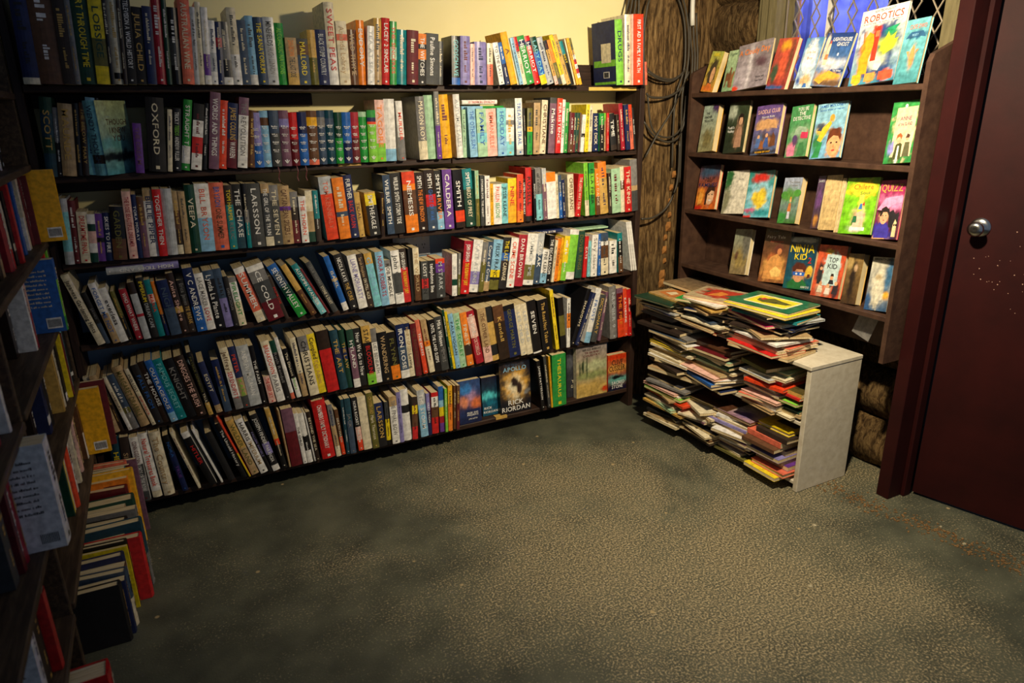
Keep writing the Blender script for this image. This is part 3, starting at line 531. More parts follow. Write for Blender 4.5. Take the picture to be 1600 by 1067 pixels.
# ------------------------------------------------------------------ the long bookcase: each line is one spine
# left bottom x, top left x, top left y, colour bands from the top, flags | lettering
ROWS = '''
#R top shelf;1.598;2.70;0;0;4.4444
130 20 0 n/.93/c h H.275
250 145 0 br h H.285
420 300 0 dk H.25
505 345 0 gy H.255
545 400 0 dg h H.285|y:ORT THROUGH TIME
665 520 0 y/.5/ol/.8/y H.27|dg:@LOBSIGE
760 615 0 k H.26
795 640 0 c/.87/k/.94/c h H.27
860 740 0 dk H.25
890 780 0 k H.27|w:TELEVISION A WORLD HISTORY
955 845 45 k|gd:JULIA CHILD
1030 900 40 n
1095 970 0 cr h H.26
1165 1060 0 dg h H.265
1200 1130 50 k/.4/dgy/.75/k h
1275 1160 0 sal h H.27|c:AUSTRALIAN WINE
1355 1250 45 lgy
1390 1290 10 c
1430 1330 5 w/.6/p/.88/w H.24
1475 1390 140 w/.5/lgy/.8/w
1520 1430 150 n/.25/cr/.4/n
#R top shelf;1.598;2.71;340;0;4.4444
50 0 150 dgy/.2/gy/.6/k/.88/w
115 10 50 c/.6/w h
178 60 140 sl
238 115 110 lb/.85/w h
295 190 118 sl h|y:THE SANATORIUM
358 255 118 lgy|dgy:MINEFIELDS;gy:@HUGH LUNNON
430 335 160 g h|lg:ALCOHOLIC NATIONS
498 425 262 tn/.75/gd|o:@DAN BROWN;dgy:THE LAST ODE
575 515 268 dgy/.12/br/.35/sl|k:;y:MALLORD
655 575 208 gd/.5/ol h
710 650 205 n h|lgy:BLACK STUMP COUNTRY
785 725 12 c/.55/w h|r:SWEET PEAS
855 810 145 c/.2/sal/.3/c|gy:;tn:@Amanda Lohrey
925 895 205 br h|tn:WILD THYME
985 960 140 o h|w:@EUDORY
1045 1040 182 w/.6/w|b:;lgy:TEA AT SEA
1090 1085 128 gd/.3/tn h
1145 1143 126 r h|w:@LACEY 2 SINCLAIR
1200 1198 150 g/.4/mg/.6/g|ro:@THE SINCERES
1245 1243 208 t h
1320 1320 212 m h
1395 1395 236 o/.2/k/.3/o/.5/k|o:;w:THE WITCHES
1450 1445 234 dgy|w:@Pauline Simons
1532 1530 288 dgy w35
gap
#R top shelf;1.598;2.70;680;0;4.4444
118 115 250 k/.85/b w58|a:GODSCHAVE
180 178 250 v/.3/v h
245 240 305 pk w32
280 272 290 v h
365 350 300 c/.5/sal w40
gap
448 392 300 w w38|dgy:TO THE LAST
495 430 300 b/.5/n
530 430 235 yo h|br:A
572 490 268 c
590 512 268 lb
612 532 265 r/.3/c
640 550 262 g/.1/n/.2/g|w:@HERRIOT
695 595 265 r/.1/n/.2/r|w:@HERRIOT
740 650 268 dg/.3/b/.8/y|a:@LADY DAY
785 700 268 lgy h
835 745 290 k/.2/gd/.8/pk
860 770 285 o/.5/ol/.85/dgy
890 790 250 y/.8/c h
918 815 250 gd
945 860 292 t/.3/k|y:BEST
968 895 272 c
985 905 270 yo/.4/yo w18
1004 925 270 ol/.25/gd/.35/w/.45/r/.55/w/.65/r/.75/w/.85/yo w20
gap
1265 1250 135 lg h w52 cn|n:DRUGS
1322 1320 100 c h w42
1366 1365 98 pk w12
1380 1380 98 ro w62|w:FIRST AID & FAMILY HEALTH
1445 1442 120 dgy w10
1460 1456 430 sal w15
#R second shelf;1.316;2.735;40;130;4.4444
60 0 100 dg/.2/dt/.5/dg/.7/dt h w88|gd:SCOTT
160 95 170 gy/.5/k w40
220 145 145 tn h|gd:@MAUNDE
320 245 140 k
370 290 135 br/.4/dk|gd:THE BELOW;gd:@MARY
415 330 100 lb/.45/a|b:;n:@Alma Alesi
480 395 100 k w25
gap
770 740 282 p w60|mv:THE DREAM
gap
860 830 105 k h w125|c:OXFORD
990 985 185 c w33
1028 1022 180 k|w:TRICKY;lg:TEEDS;w:@ANDREW FULLER
1085 1100 120 g/.65/w/.9/g h w60|w:STRAIGHT TALK
1152 1170 150 k/.25/w/.5/r/.75/w
1225 1215 140 k/.2/dgy/.6/k w40
1275 1250 65 mv|w:WORDS AND THINGS
1345 1300 120 ro
1400 1345 140 n/.55/m|gd:@JAMES COLLINS;w:@WARREN
1475 1410 100 mv/.25/w|gy:;gy:THE REVOLUTION
1542 1490 190 br h w55
#R second shelf;1.316;2.735;380;130;5.0
95 50 232 v/.3/v/.6/b h S
168 120 217 lb/.12/br/.26/lb/.7/lb h S
237 197 214 sl/.4/dgy h Srib
312 272 214 mv/.15/v/.3/mv h S
387 350 230 r/.5/m h Srib
452 420 227 n/.4/b h Srib
522 470 217 br/.12/yo/.28/br/.9/sal h S
600 540 218 sl/.12/gy/.3/sl h S
664 608 213 dt/.15/sl/.28/dt h S
735 680 230 dg/.5/g h S
795 745 229 b/.6/n h S
860 808 229 cr/.5/m h S
923 870 226 mg/.1/g/.6/g h S
990 935 213 g/.14/n/.22/ro/.27/lg h S
1052 1005 132 pk/.7/lg|o:@TAGORE
1122 1083 125 w/.8/lb h w82|lgy:
1228 1190 140 w/.6/gy w48|ro:MURDER
gap
1385 1345 105 gy/.7/c h|c:@MASON ROYCE
1447 1408 95 mg h|lgy:
1520 1487 65 gy/.5/p w38
#R second shelf;1.316;2.735;680;130;4.8485
60 20 88 yo h w74
172 135 85 w h|lgy:AUTUMN TALES
215 202 200 mg w28
270 243 182 lb|b:THE OTHER SUN
330 310 195 mg/.5/a/.7/mg|b:FAMILY
400 378 195 pk|sal:@EMMANUELLE
480 468 188 a/.6/lb|b:HOLIDAY
540 538 190 w/.25/gy/.35/w/.7/a w60
620 605 115 w/.9/lgy w52|b:TREASURE TRAIL
680 665 190 k w16
698 700 190 ol/.4/yo/.5/g w40
745 750 150 tn w48
795 815 130 c h w45|br:@CHRISTIANE
gap
855 875 112 dgy/.1/mv/.6/mv w50|w:@Makine
912 915 116 ro/.2/r|w:PERSISTENCE
947 945 125 w|r:52;g:PLACES
972 975 146 g w30
1002 1008 225 m/.7/br
1030 1032 225 dg/.7/m
1055 1054 225 dg
1076 1074 225 br/.7/m
1100 1098 240 w/.5/k/.6/w w26
1132 1130 162 y w28
1160 1160 170 c w28
1195 1190 230 n|c:MOBY DICK
1246 1245 230 g/.3/k
1275 1267 228 lg/.2/tn
1300 1290 228 r w18
1335 1312 235 k/.85/dk|w:TIME
1385 1370 240 dk w22
1412 1385 157 cr w30
1450 1430 165 n
1475 1450 167 ro/.3/sal
1508 1485 190 k w16|w:ALL GHOST
#R third shelf;1.028;2.735;70;270;4.8485
90 20 205 lgy/.2/a/.8/lgy h w72|lgy:
182 95 220 m h w58
262 190 305 c w78|r:DREAMTIME FINAL
352 285 320 w/.2/dg/.35/pk/.6/w/.8/dg|tn:
412 345 315 p/.5/k/.6/p
470 400 308 n|w:SKIES TO FIRE
525 445 265 k/.6/br w105|ol:GARDEN
645 515 150 pk|cr:THE ROSE BEAUTIFUL DREAMER
710 600 170 n|w:TORA MORAY
750 630 190 br/.4/mv
800 670 140 tn/.16/w|n:@BILLIE PIPER
872 735 135 r|w:TOGETHER THEN
935 805 130 lgy/.85/lgy h|lgy:
1015 890 150 tn/.3/br/.6/dk/.85/c w45
1065 940 150 tn
1115 985 100 dg h|c:VEEPA
1190 1070 92 w/.5/lb|sal:@BILL BRYSON;k:
1298 1180 85 sal h|b:@BRYSON;br:ONE SUMMER
1408 1315 100 dk/.3/t|y:@TOM HARPER;gy:RELIC
1465 1395 90 k/.5/dt|w:THE CHASE
1540 1470 85 k/.4/gy/.6/t w33
#R third shelf;1.028;2.735;380;250;4.8485
72 15 183 dgy h|w:@LARSSON
180 108 183 tn/.15/dgy/.85/c|w:THE GIRL OF THE TRAIN
240 172 195 gy/.25/dgy|c:THE SEVEN
308 245 200 tn/.35/p/.42/tn h|br:CAPTAIN;br:SEAN SPICERS
388 330 245 gy/.3/dk/.55/m
450 400 280 w|tn:;ro:THE THORN
503 445 236 c/.4/tn/.8/dg|w:
560 498 235 t/.55/dk w40
gap
640 565 132 lgy/.27/ro|sal:@TOM KENNEALY
738 665 140 o/.55/sl/.63/o
820 740 120 n h|w:FURTHER;r:BACK AGAIN
885 835 250 gd w42|br:TIDAL
gap
965 915 250 gd/.04/y/.3/k|w:SMITH;w:EAGLE
1048 1040 250 dk w30
1098 1035 118 sl/.12/sl|gd:;w:@WILBUR SMITH
1152 1085 105 k|w:@WILBUR SMITH;w:STORM TIDE
1242 1180 95 ro/.2/o/.3/br/.7/o|w:NEMESIS
1332 1280 100 dk|w:SMITH;o:THE NEW KINGDOM;gd:
1407 1355 80 dk/.4/r/.6/sl|w:SMITH;b:GHOST OF WAR
1477 1435 82 k/.7/lb|w:SMITH;o:RIVER
1535 1505 75 p w68|w:CALDERA
#R third shelf;1.028;2.735;680;240;4.8485
165 130 125 k/.7/ro/.9/dk w68|w:SMITH;o:
242 205 120 t/.35/dg h|w:@SMITH;c:BIRDS OF PREY
315 300 130 mg/.5/ol w28
350 340 165 dgy w28|w:STORIES FOR THE NIGHT
385 375 170 w
422 415 230 yo
445 440 235 w/.7/w|ro:@PAULLIN;g:BEACONS
505 487 230 a|k:@JESSIE KEANE
555 540 190 y/.25/yo|br:;r:@NINE
625 610 160 ro/.75/o
665 640 200 dk w24|w:LISTEN TO THE HEART
693 675 110 r/.9/k h w46|dk:RUSSELL
gap
752 735 120 k w20|w:SHADOW
772 750 110 gy/.5/a h w48
825 800 115 lgy/.3/mv
850 828 148 o/.2/w|lgy:;v:
923 895 160 c
945 925 165 sl/.4/b
970 950 200 n w22
1015 1005 160 c/.3/c h w46|br:@CHRISTIANS
1063 1090 158 r w38|c:THE LONG WAY TO IN
1140 1125 72 lg/.7/c w30
1175 1165 72 g/.2/lg/.6/g w40|k:ELLA FINER
1225 1200 120 o/.6/br w30|c:LAST DANCE
1258 1235 70 o/.3/gd h
1320 1310 150 dk
1345 1325 120 mg
1408 1380 105 c/.3/br/.5/c
1445 1415 108 r|c:THE KING
1487 1465 50 gy/.5/tn/.6/dgy w52|lgy:
#R fourth shelf;0.735;2.735;90;400;5.1613
328 20 165 c|k:Japanese Gardening Hints
395 190 300 k/.6/sl w38|gy:@JAMES
452 240 230 w/.5/tn|b:FORGET ME NOT
512 320 270 w|k:everless
578 420 290 ol/.5/k w35
640 490 275 cr|w:WHO WHAT WHERE
700 555 220 dk/.2/lgy/.55/cr/.6/lgy w58|b:
765 625 180 k|y:IMPERIUM;lgy:DREAM CAFE
822 680 200 t/.25/pk/.4/t w50|ro:@MARIA;t:
880 745 210 o/.6/n w32
920 790 205 n/.5/sl|sl:@NIGHT
1007 865 145 dk/.55/gd/.65/dk|pk:@Anita Shreve
1068 955 200 k/.4/dk|gy:@Erica James;gd:TIE BREAK
1132 1000 105 n/.6/b|w:@V C ANDREWS;r:
1212 1085 150 w|gy:LACE MAKER;r:LOVE
1280 1165 125 sl/.15/k|w:@Lynda La Plante
1360 1240 110 sl/.5/v
1428 1325 170 k w38|gy:DELICIOUS
1470 1365 180 gy/.1/w/.5/c w60|g:FIRELIGHT
#R fourth shelf;0.735;2.735;380;380;5.1613
120 -82 213 w/.1/sal/.8/c|w:SUMMER
210 20 200 w/.1/gy/.3/dgy/.65/m|w:ICE COLD
345 135 300 dk w35|r:PRIMROSE
450 190 195 b/.15/sl/.4/dg/.6/g w82|w:SEVENTH;w:VALLEY
555 300 190 gd/.5/br w52
630 385 185 t/.7/a|w:AUTUMN WANDER
685 455 212 m w22|r:LITTLE LIES
730 500 165 dgy w48|gy:@LESLIE THOMAS;c:STONE & DUST
812 645 115 b/.4/tn/.45/b/.85/w w46|c:ISABEL
872 725 100 k|w:@NICOLA KAYE;gd:THE CURE
938 835 105 w|g:;v:@LIANE MORIARTY
1012 905 95 dk|tn:@Sarah Hopkins;c:ON STILL ALICE
1062 970 88 gd/.2/a|c:;lb:GOODBYE
1122 1060 75 lb|cr:@NORA ROBERTS
1182 1120 145 gy/.15/w|lgy:;k:@ROB MUNDLE
1238 1185 65 w/.42/dgy/.8/w|dgy:@John Carroll;k:
1302 1245 50 dk/.35/r|w:@JOHN GRISHAM;y:THE RUNAWAY JURY
1362 1325 45 k w16
1392 1365 42 c/.5/br w48|tn:THE WORLD
1448 1435 150 dgy/.45/r/.7/dgy|w:LOST;k:SIREN
1503 1485 145 k|w:telephone line
1563 1550 130 ro/.12/p/.35/dgy w72|lgy:@M STARK
#R fourth shelf;0.735;2.735;670;340;4.8485
178 178 278 w/.6/dg/.75/w w38|lgy:IRIS
220 225 272 gy/.5/ol w20
240 272 185 cr/.35/r|w:@JOHN GRISHAM;y:THE RUNAWAY JURY
300 345 178 w/.6/v/.85/w w72|lgy:@KATE ATKINS
377 410 190 gy/.4/ol
412 450 188 sl/.8/tn|w:Court of Crime
455 492 176 lb/.6/y/.75/k/.8/ol|k:@FELIX FRANCIS;k:
528 548 158 k/.15/k/.3/b/.45/dk/.6/k|y:THE LAST;c:CARNAGE
587 592 162 w|ro:CRIME SCENE;k:
645 642 140 cr|w:@DAN BROWN;gd:
713 715 132 w/.6/ol/.9/w|lgy:SUMMERTIME;gd:
790 793 126 lgy/.4/sl|w:@ZUSAK
840 845 248 w/.7/lb|k:FINE KERNEL
882 892 142 k|w:THE ESCAPE ROOM
928 935 175 c
943 952 165 o/.5/o|br:ORIGIN
972 980 155 yo
997 1018 146 y/.6/lg
1037 1050 100 w/.1/lg/.85/w h w66|w:
1108 1128 108 dg w50|ol:DOVER RINGS
1166 1182 145 r w28|w:CATS
1200 1212 180 a
1228 1228 135 w w46|gy:Stay close
1281 1280 125 b w22
1306 1306 118 sl/.2/w/.3/br/.6/c w55
1370 1370 178 w w55
1440 1430 120 t/.2/k/.6/br w35
1533 1495 35 w w12
1549 1509 33 w w12
1565 1523 31 w w12
#R fifth shelf;0.398;2.735;120;520;5.1613
240 45 368 c/.5/dk/.82/c w50|k:@Alexander Bell
295 95 358 tn|br:THE BOSTON
355 160 405 dk w32
420 205 365 c/.65/w w34|br:HARBOURS
455 240 350 sl/.6/ol/.7/gy w55
518 275 290 tn h w82|ol:@MARGARET DRABBLE
610 380 300 c/.5/c w35|k:FREE LOST;ro:SHIPWRECK
645 430 270 k|b:FALL FROM;w:
705 480 245 dk|w:THE HOUSE
765 540 235 b/.85/lb|w:OUTRAGEOUS
822 605 225 t|a:FAMOUS SECRET
895 690 225 k|gy:KNIGHT
978 775 205 dk h w82|pk:DINGOES;pk:THE BUSH
1068 880 165 k/.8/gd w38|ol:@PATRICK DENNISON;c:TRULY
1130 975 245 n/.85/tn w52|c:EGYPT;n:
1195 1080 225 n/.5/sl w60
1285 1145 130 c/.4/w/.8/gy|br:@Jeffrey;r:SERENDIPITY
1350 1215 120 n/.5/tn/.8/dgy|ro:@PETER;lg:KANE
1403 1280 115 lgy|w:@ANDREW McGAHAN
1497 1380 110 k|w:THE FARM
#R fifth shelf;0.398;2.735;410;490;5.3333
60 5 530 pk w58|r:THE DEEP SKY
128 -48 248 c/.1/w|ro:BREAKDOWN;gy:@PARIS
195 30 240 dg/.2/k|gy:@Ruth Rendell
245 80 210 w/.9/sal w32|lgy:
290 165 300 k/.6/w w40|c:The Distant;lg:Hours
338 225 210 c/.6/tn w48
402 287 200 gy/.25/c/.8/c|k:@CHRISTIANS
475 358 180 y|k:Compiled;gd:@Ken Adams
548 440 155 dk/.3/r w98|pk:;m:
655 555 150 dt/.3/n/.5/dt h|gd:THE ART;gd:
718 630 145 dg/.3/n/.5/dg h|gd:THE LAW;gd:
770 695 140 dg/.3/mv/.85/w|w:@HYLAND
820 750 130 k|w:Now We Go to New
888 785 118 gd/.28/k/.8/lg|k:STAR;r:BLOODLINE;k:
955 875 135 gy/.25/w|k:;gy:THE LIES BENEATH
1012 930 170 k w75|tn:WANDERING
1090 1030 165 k/.7/o|ol:FLYNN;k:
1165 1105 100 n/.4/sl/.85/w|w:IRON ROSE
1232 1165 90 n/.12/c|tn:@HENRY GREEN;k:Loving
1285 1215 92 m w48|br:THE BOARDING
1348 1265 60 sal/.5/ro w36|w:THE DRESS
1398 1315 58 tn/.4/o/.5/c
1448 1380 58 k|w:UNTIL THE LAND SLEEPS
1500 1415 38 dgy w60|w:@Mike Willesee;gy:MEMOIRS
#R fifth shelf;0.398;2.735;690;430;5.1613
78 0 283 dg
97 15 300 y
120 45 318 lb w38|k:@PAUL HOGAN
155 90 314 mg/.15/mg w50|r:;g:THE SECRET
212 145 310 o/.6/dk/.8/o w52|c:FINEST
285 195 300 cr/.1/pk/.5/cr|w:@RUTH RENDELL;pk:PORTOBELLO
352 285 280 tn/.7/pk|br:THE OTHER LAND
412 325 270 k/.28/gd/.7/k/.9/gd w56|gd:;gd:
475 385 265 br/.3/dk|gd:Kendall;gy:
552 490 255 k/.1/n|ol:@GEORGE MARTIN;gy:
645 580 250 c|lgy:@LEE CHILD
694 628 240 c|lgy:@LEE CHILD
745 685 215 k/.97/w w68|w:SEVEN;gy:
820 770 208 k w82|gd:The Road;gd:Not Taken
925 870 125 y w28
965 935 188 k/.35/ol/.75/k w44|ol:;gd:
1010 1015 188 w/.3/o/.6/w w28
1040 1180 120 k w36|c:SHADOWS
1082 1225 150 n w28
1150 1222 112 w/.4/w/.8/lb w46|b:FROST
1205 1262 165 dgy w45|gd:DICTIONARY
1262 1300 140 mv w22
1365 1348 100 gy h w55|lgy:NUMBER 9
1425 1412 110 mv/.1/m/.62/ro w50|o:THE FIRE;m:
1475 1462 112 ro w30|w:KATHERINE
1507 1490 118 r w28
#R bottom shelf;0.098;2.735;140;620;5.1613
165 75 350 dt/.4/t h w80|y:HEENA
270 185 345 dk w72|tn:@SIDNEY
430 275 345 w/.42/dgy/.6/gy/.85/dgy w68|m:@CONN IGGULDEN;w:LORDS OF THE BOW
515 358 315 w/.9/c h w78|ro:Natural Treasures Book
605 470 300 c h w88|tn:The Country
755 585 320 k/.3/n w48|b:@NORA;p:TRUE
880 645 290 c w22
975 735 300 w/.1/k w60|r:@HITLER;w:
1065 820 265 w w16
1125 930 300 k w55|gy:
1235 1010 225 k w42|w:The Untold History
1290 1022 165 ro/.6/y w14
1312 1095 205 gd/.5/tn w65|ol:WILDER LAND
1385 1170 195 w|dk:@HARRIS;tn:IMPERIUM
1447 1250 205 k w32|v:FALLEN ANGELS
1485 1290 155 k/.5/v/.7/k/.9/w w58|w:@JOSEPH FINDER;w:PARANOIA
1560 1410 105 gd/.5/ro/.6/k w40
#R bottom shelf;0.098;2.735;430;580;5.3333
120 20 330 tn w14
140 45 325 mv/.4/m w92|gd:
238 145 360 w w34|k:THE CHILD
275 185 358 w/.45/k/.75/w w45
330 240 350 w w12
345 255 345 dk w35|c:BEYOND THE SEA
400 300 262 r h w108|w:CHAMBERS FAMILY DICTIONARY
515 430 285 gy/.4/tn/.8/c w40
560 490 325 br/.6/ro w30|c:DEATH MARSH
600 542 240 dt w28
632 567 235 dt/.4/sl w48|gy:@JACK
700 630 225 k/.55/pk/.8/ro|w:NORA ROCKET;w:The Lie
745 680 220 c/.3/c|lgy:
820 750 190 ol|gd:CROSSROAD;c:@Mark Thornton
872 822 275 n/.4/k|gd:@LARSSON;w:
935 908 260 dgy/.4/y/.9/k w35
983 945 220 tn/.2/w|gy:THE FINAL BOW
1045 985 185 v w35
1080 1030 165 w/.3/k/.45/w h w65|lgy:;k:
1148 1140 220 dk/.2/y/.4/br/.7/r w45
1220 1165 170 lgy/.3/lb w62|w:THE STORM
1283 1255 190 v/.4/n w28|w:OLEVATION
1312 1300 185 r/.1/w/.35/br/.6/r w55
1378 1358 132 b/.3/lb/.45/y/.65/cr/.8/p w40|r:
1422 1410 150 lg w20
1447 1440 125 yo/.4/o w35
1490 1488 125 br w20
1512 1510 125 br/.4/m w26
#R bottom shelf;0.098;2.735;710;520;5.3333
730 685 240 k w28|w:@JAMES PATTERSON
785 740 200 dgy w22
808 780 200 yo w14
822 812 192 g w112|y:THESAURUS
'''
def parse_rows():
    cur = None
    for ln in ROWS.strip().split('\n'):
        if ln.startswith('#R'):
            nm, z, ys, ox, oy, s = ln[3:].split(';'); cur = (nm, float(z), float(ys), float(ox), float(oy), float(s), []); yield cur
        elif ln.strip() == 'gap': cur[6].append(None)
        else:
            head, _, tx = ln.partition('|'); a = head.split()
            cur[6].append((float(a[0]), float(a[1]), float(a[2]), a[3], a[4:], [tuple(q.split(':', 1)) for q in tx.split(';')] if tx else []))
HEAD = {}
def bands_of(s):
    p = s.split('/'); out = [(0.0, p[0])]
    for i in range(1, len(p) - 1, 2): out.append((float(p[i]), p[i + 1]))
    return out
def main_books():
    rnd = random.Random(3); last = {}
    for nm, z, ys, ox, oy, s, items in list(parse_rows()):
        pts = []
        for it in items:
            if it is None: pts.append(None); continue
            xb, xt, yt, bs, fl, tx = it
            y = ys + rnd.uniform(-0.006, 0.006)
            B = solve(ox + xb / s, 1, y, z); T = on(1, y, ox + xt / s, oy + yt / s)
            wf = [f for f in fl if f[0] == 'w']; t = None
            if wf: t = solve(ox + (xb + float(wf[0][1:])) / s, 1, y, z) - B
            H = [float(f[1:]) for f in fl if f[0] == 'H']
            lean = math.atan2(T.x - B, T.z - z); h = H[0] if H else math.hypot(T.x - B, T.z - z)
            lean = max(-0.5, min(0.6, lean))
            pts.append([B, y, lean, h, t, bs, fl, tx])
        real = [p for p in pts if p]
        for i, p in enumerate(pts):
            if p is None: continue
            if p[4] is None:
                nx = pts[i + 1] if i + 1 < len(pts) else None
                p[4] = (nx[0] - p[0]) if nx else 0.02
            p[4] = max(0.006, p[4] * cos(p[2]) - 0.0006)
        for p in real:      # neighbours must not cut into each other: keep the order at foot height
            x0 = last.get(nm, -0.295)
            if p[0] < x0: p[0] = x0 + 0.0005
            last[nm] = p[0] + p[4] / cos(p[2]) - 0.0015
        for i, p in enumerate(real):    # a book never leans more steeply into its left neighbour than that one does
            if i:
                q = real[i - 1]; gapx = p[0] - (q[0] + q[4] / cos(q[2]))
                lim = math.atan2(q[3] * sin(q[2]) + q[4] * cos(q[2]) - q[4] / cos(q[2]) - gapx, max(q[3], 0.05) * cos(q[2]))
                if p[2] < lim and p[3] > 0.6 * q[3]: p[2] = lim + 0.002
        for (B, y, lean, h, t, bs, fl, tx) in real:
            hard = 'h' in fl; bd = bands_of(bs); d = min(0.185, h * (0.72 if hard else 0.64) * rnd.uniform(0.95, 1.03))
            texts = [(b.lstrip('@'), a) for a, b in tx if b]; title = ' '.join(b for a, b in tx if b and b[0] != '@')
            plain = bool(tx) and not texts
            vol = any(f[0] == 'S' for f in fl)
            sc = [f[1:] for f in fl if f[0] == 'c']
            o = book('hardback_book' if hard else ('thick_paperback' if t > 0.027 else 'paperback_book'), t, h, d, bd + ([(0.999, bd[0][1])] if sc else []), hard, texts or None, sc[0] if sc else None, rnd,
                     ribbon=('m' if 'Srib' in fl else None), bare='set' if vol else plain)
            if sc:      # back cover: green bands, pale panel, barcode
                cb = MB(); X = -0.0006
                for (y0, y1, z0, z1, c_) in ((.05, .95, .30, .40, 'lg'), (.05, .95, .02, .06, 'lg'), (.22, .62, .36, .66, 'c'), (.3, .55, .12, .22, 'w')): cb.box((X, d * y0, h * z0), (X + 0.0003, d * y1, h * z1), pal(c_)); X -= 0.0003
                for q_ in range(9): cb.box((X - 0.0003, d * (.33 + q_ * .022), h * .13), (X, d * (.342 + q_ * .022), h * .21), pal('k'))
                part('back_cover_print', cb, M_PRINT, o)
            lift = t * sin(lean) if lean > 0 else 0
            place(o, Vector((B, y, z + lift + 0.0005)), 0, lean)
            SEEN.append((o, bd, hard, t, h, 'on the %s of the long bookcase' % nm, title.strip(), nm, lean))
main_books()
def left_row(z, y0, items, place_txt, seed, floor_=False):
    """items from far to near: (thickness, height, colour bands, spine x, flags, text); lean is sideways along the row"""
    rnd = random.Random(seed); y = y0
    for (t, h, bs, sx, fl, tx) in items:
        bd = bands_of(bs); hard = 'h' in fl
        texts = [tuple(q.split(':', 1)) for q in tx.split(';')] if tx else []
        title = ' '.join(b for a, b in texts if b and b[0] != '@'); tt = [(b.lstrip('@'), a) for a, b in texts if b]
        lean = rnd.uniform(-0.015, 0.03)
        if not floor_: sx -= 0.02 if 'C' in fl or h > 0.24 else 0.055
        o = book('hardback_book' if hard else ('thick_paperback' if t > 0.027 else 'paperback_book'), t, h, min(0.2, h * 0.72), bd, hard, tt or None, None, rnd, bare=bool(fl.count('p')))
        if 'C' in fl:       # barcode panel on the near cover
            cb = MB(); cb.box((-0.0008, 0.01, 0.012), (-0.0002, 0.05, 0.045), pal('w'))
            for q in range(11): cb.box((-0.0014, 0.013 + q * 0.0032, 0.017), (-0.0009, 0.013 + q * 0.0032 + 0.0015, 0.040), pal('k'))
            part('barcode', cb, M_PRINT, o)
        if 'L' in fl:
            cb = MB()
            for q in range(9): scribble(cb, Vector((-0.0006, min(0.2, h * 0.72) * 0.5, h * (0.85 - q * 0.06))), Vector((0, -1, 0)), Vector((0, 0, 1)), h * 0.5, 0.006, pal('k' if sum(pal(bd[0][1])) > 0.7 else 'c'), rnd)
            part('back_cover_print', cb, M_PRINT, o)
        y -= t * 1.02 + rnd.uniform(0.0005, 0.002)
        place(o, Vector((sx, y, z + 0.0006 + max(0, t * sin(lean)))), pi / 2 + (rnd.uniform(-0.03, 0.03) if not floor_ else rnd.uniform(-0.12, 0.02)), lean)
        SEEN.append((o, bd, hard, t, h, place_txt, title, place_txt, lean))
F1 = ''
left_row(1.575, 2.70, [(0.03, .24, 'dk', -.34, 'h', ''), (0.035, .25, 'k', -.34, 'h', ''), (.03, .22, 'dt', -.35, 'h', ''), (.04, .25, 'dk', -.34, '', ''), (.03, .23, 't', -.31, 'h', ''), (.03, .25, 'c', -.33, '', ''), (.04, .24, 'k', -.33, '', ''), (.03, .22, 'm', -.33, '', '')], F1 + 'left bookcase highest shelf', 1)
left_row(1.36, 2.72, [(.035, .19, 'dk', -.36, 'h', ''), (.03, .2, 'k', -.36, '', ''), (.03, .19, 'br', -.36, 'h', ''), (.02, .2, 'dk', -.37, '', ''), (.04, .195, 'k/.8/w', -.37, 'L', ''), (.05, .2, 'k', -.35, 'hC', ''), (.03, .2, 'dk', -.34, '', ''), (.03, .2, 'k/.8/w', -.31, '', ''), (.03, .2, 'm', -.32, '', ''), (.04, .2, 'dk', -.33, '', '')], F1 + 'left bookcase above orange barcode book', 2)
left_row(1.115, 2.725, [(.014, .228, 'yo', -.25, 'pC', ''), (.03, .2, 'k', -.31, '', ''), (.012, .215, 'm', -.285, 'p', ''), (.022, .235, 'm', -.30, 'h', ''), (.016, .21, 'gd', -.315, '', ''), (.024, .228, 'gd/.1/k/.5/tn', -.305, '', ''), (.032, .225, 'c', -.30, '', ''), (.012, .1, 'w', -.30, 'p', ''), (.05, .205, 'k', -.33, 'h', ''), (.034, .22, 'b', -.30, '', ''), (.03, .2, 'k', -.32, '', ''), (.06, .2, 'dk', -.335, 'h', ''), (.038, .215, 'r', -.29, 'p', ''), (.028, .2, 'k/.7/c/.8/k', -.30, '', ''), (.03, .19, 'dgy', -.31, '', ''), (.02, .18, 'c/.7/r', -.30, '', ''), (.04, .2, 'cr', -.30, 'h', ''), (.04, .2, 'k', -.32, '', ''), (.03, .21, 'tn', -.31, '', ''), (.04, .2, 'dk', -.31, '', '')], F1 + 'left bookcase, orange barcode book\'s shelf', 3)
left_row(0.875, 2.725, [(.016, .215, 'lg/.7/r', -.28, '', 'g:ALL IN THE BLUE'), (.03, .2, 'k', -.33, 'h', ''), (.03, .205, 'c', -.29, 'L', ''), (.03, .2, 'tn', -.31, '', ''), (.014, .22, 'r', -.275, 'p', ''), (.02, .2, 'k', -.33, '', ''), (.05, .2, 'lb/.8/w', -.29, '', ''), (.03, .2, 'sl', -.32, '', ''), (.04, .222, 'b/.28/lg/.8/g', -.275, 'LC', ''), (.05, .2, 'dk', -.35, '', ''), (.06, .19, 'k', -.36, 'h', ''), (.012, .2, 'dg', -.31, 'p', ''), (.03, .21, 'pk/.5/cr', -.30, '', ''), (.02, .2, 'w', -.30, '', ''), (.05, .2, 'dk', -.34, '', '')], F1 + 'left bookcase, lime barcode book\'s shelf', 4)
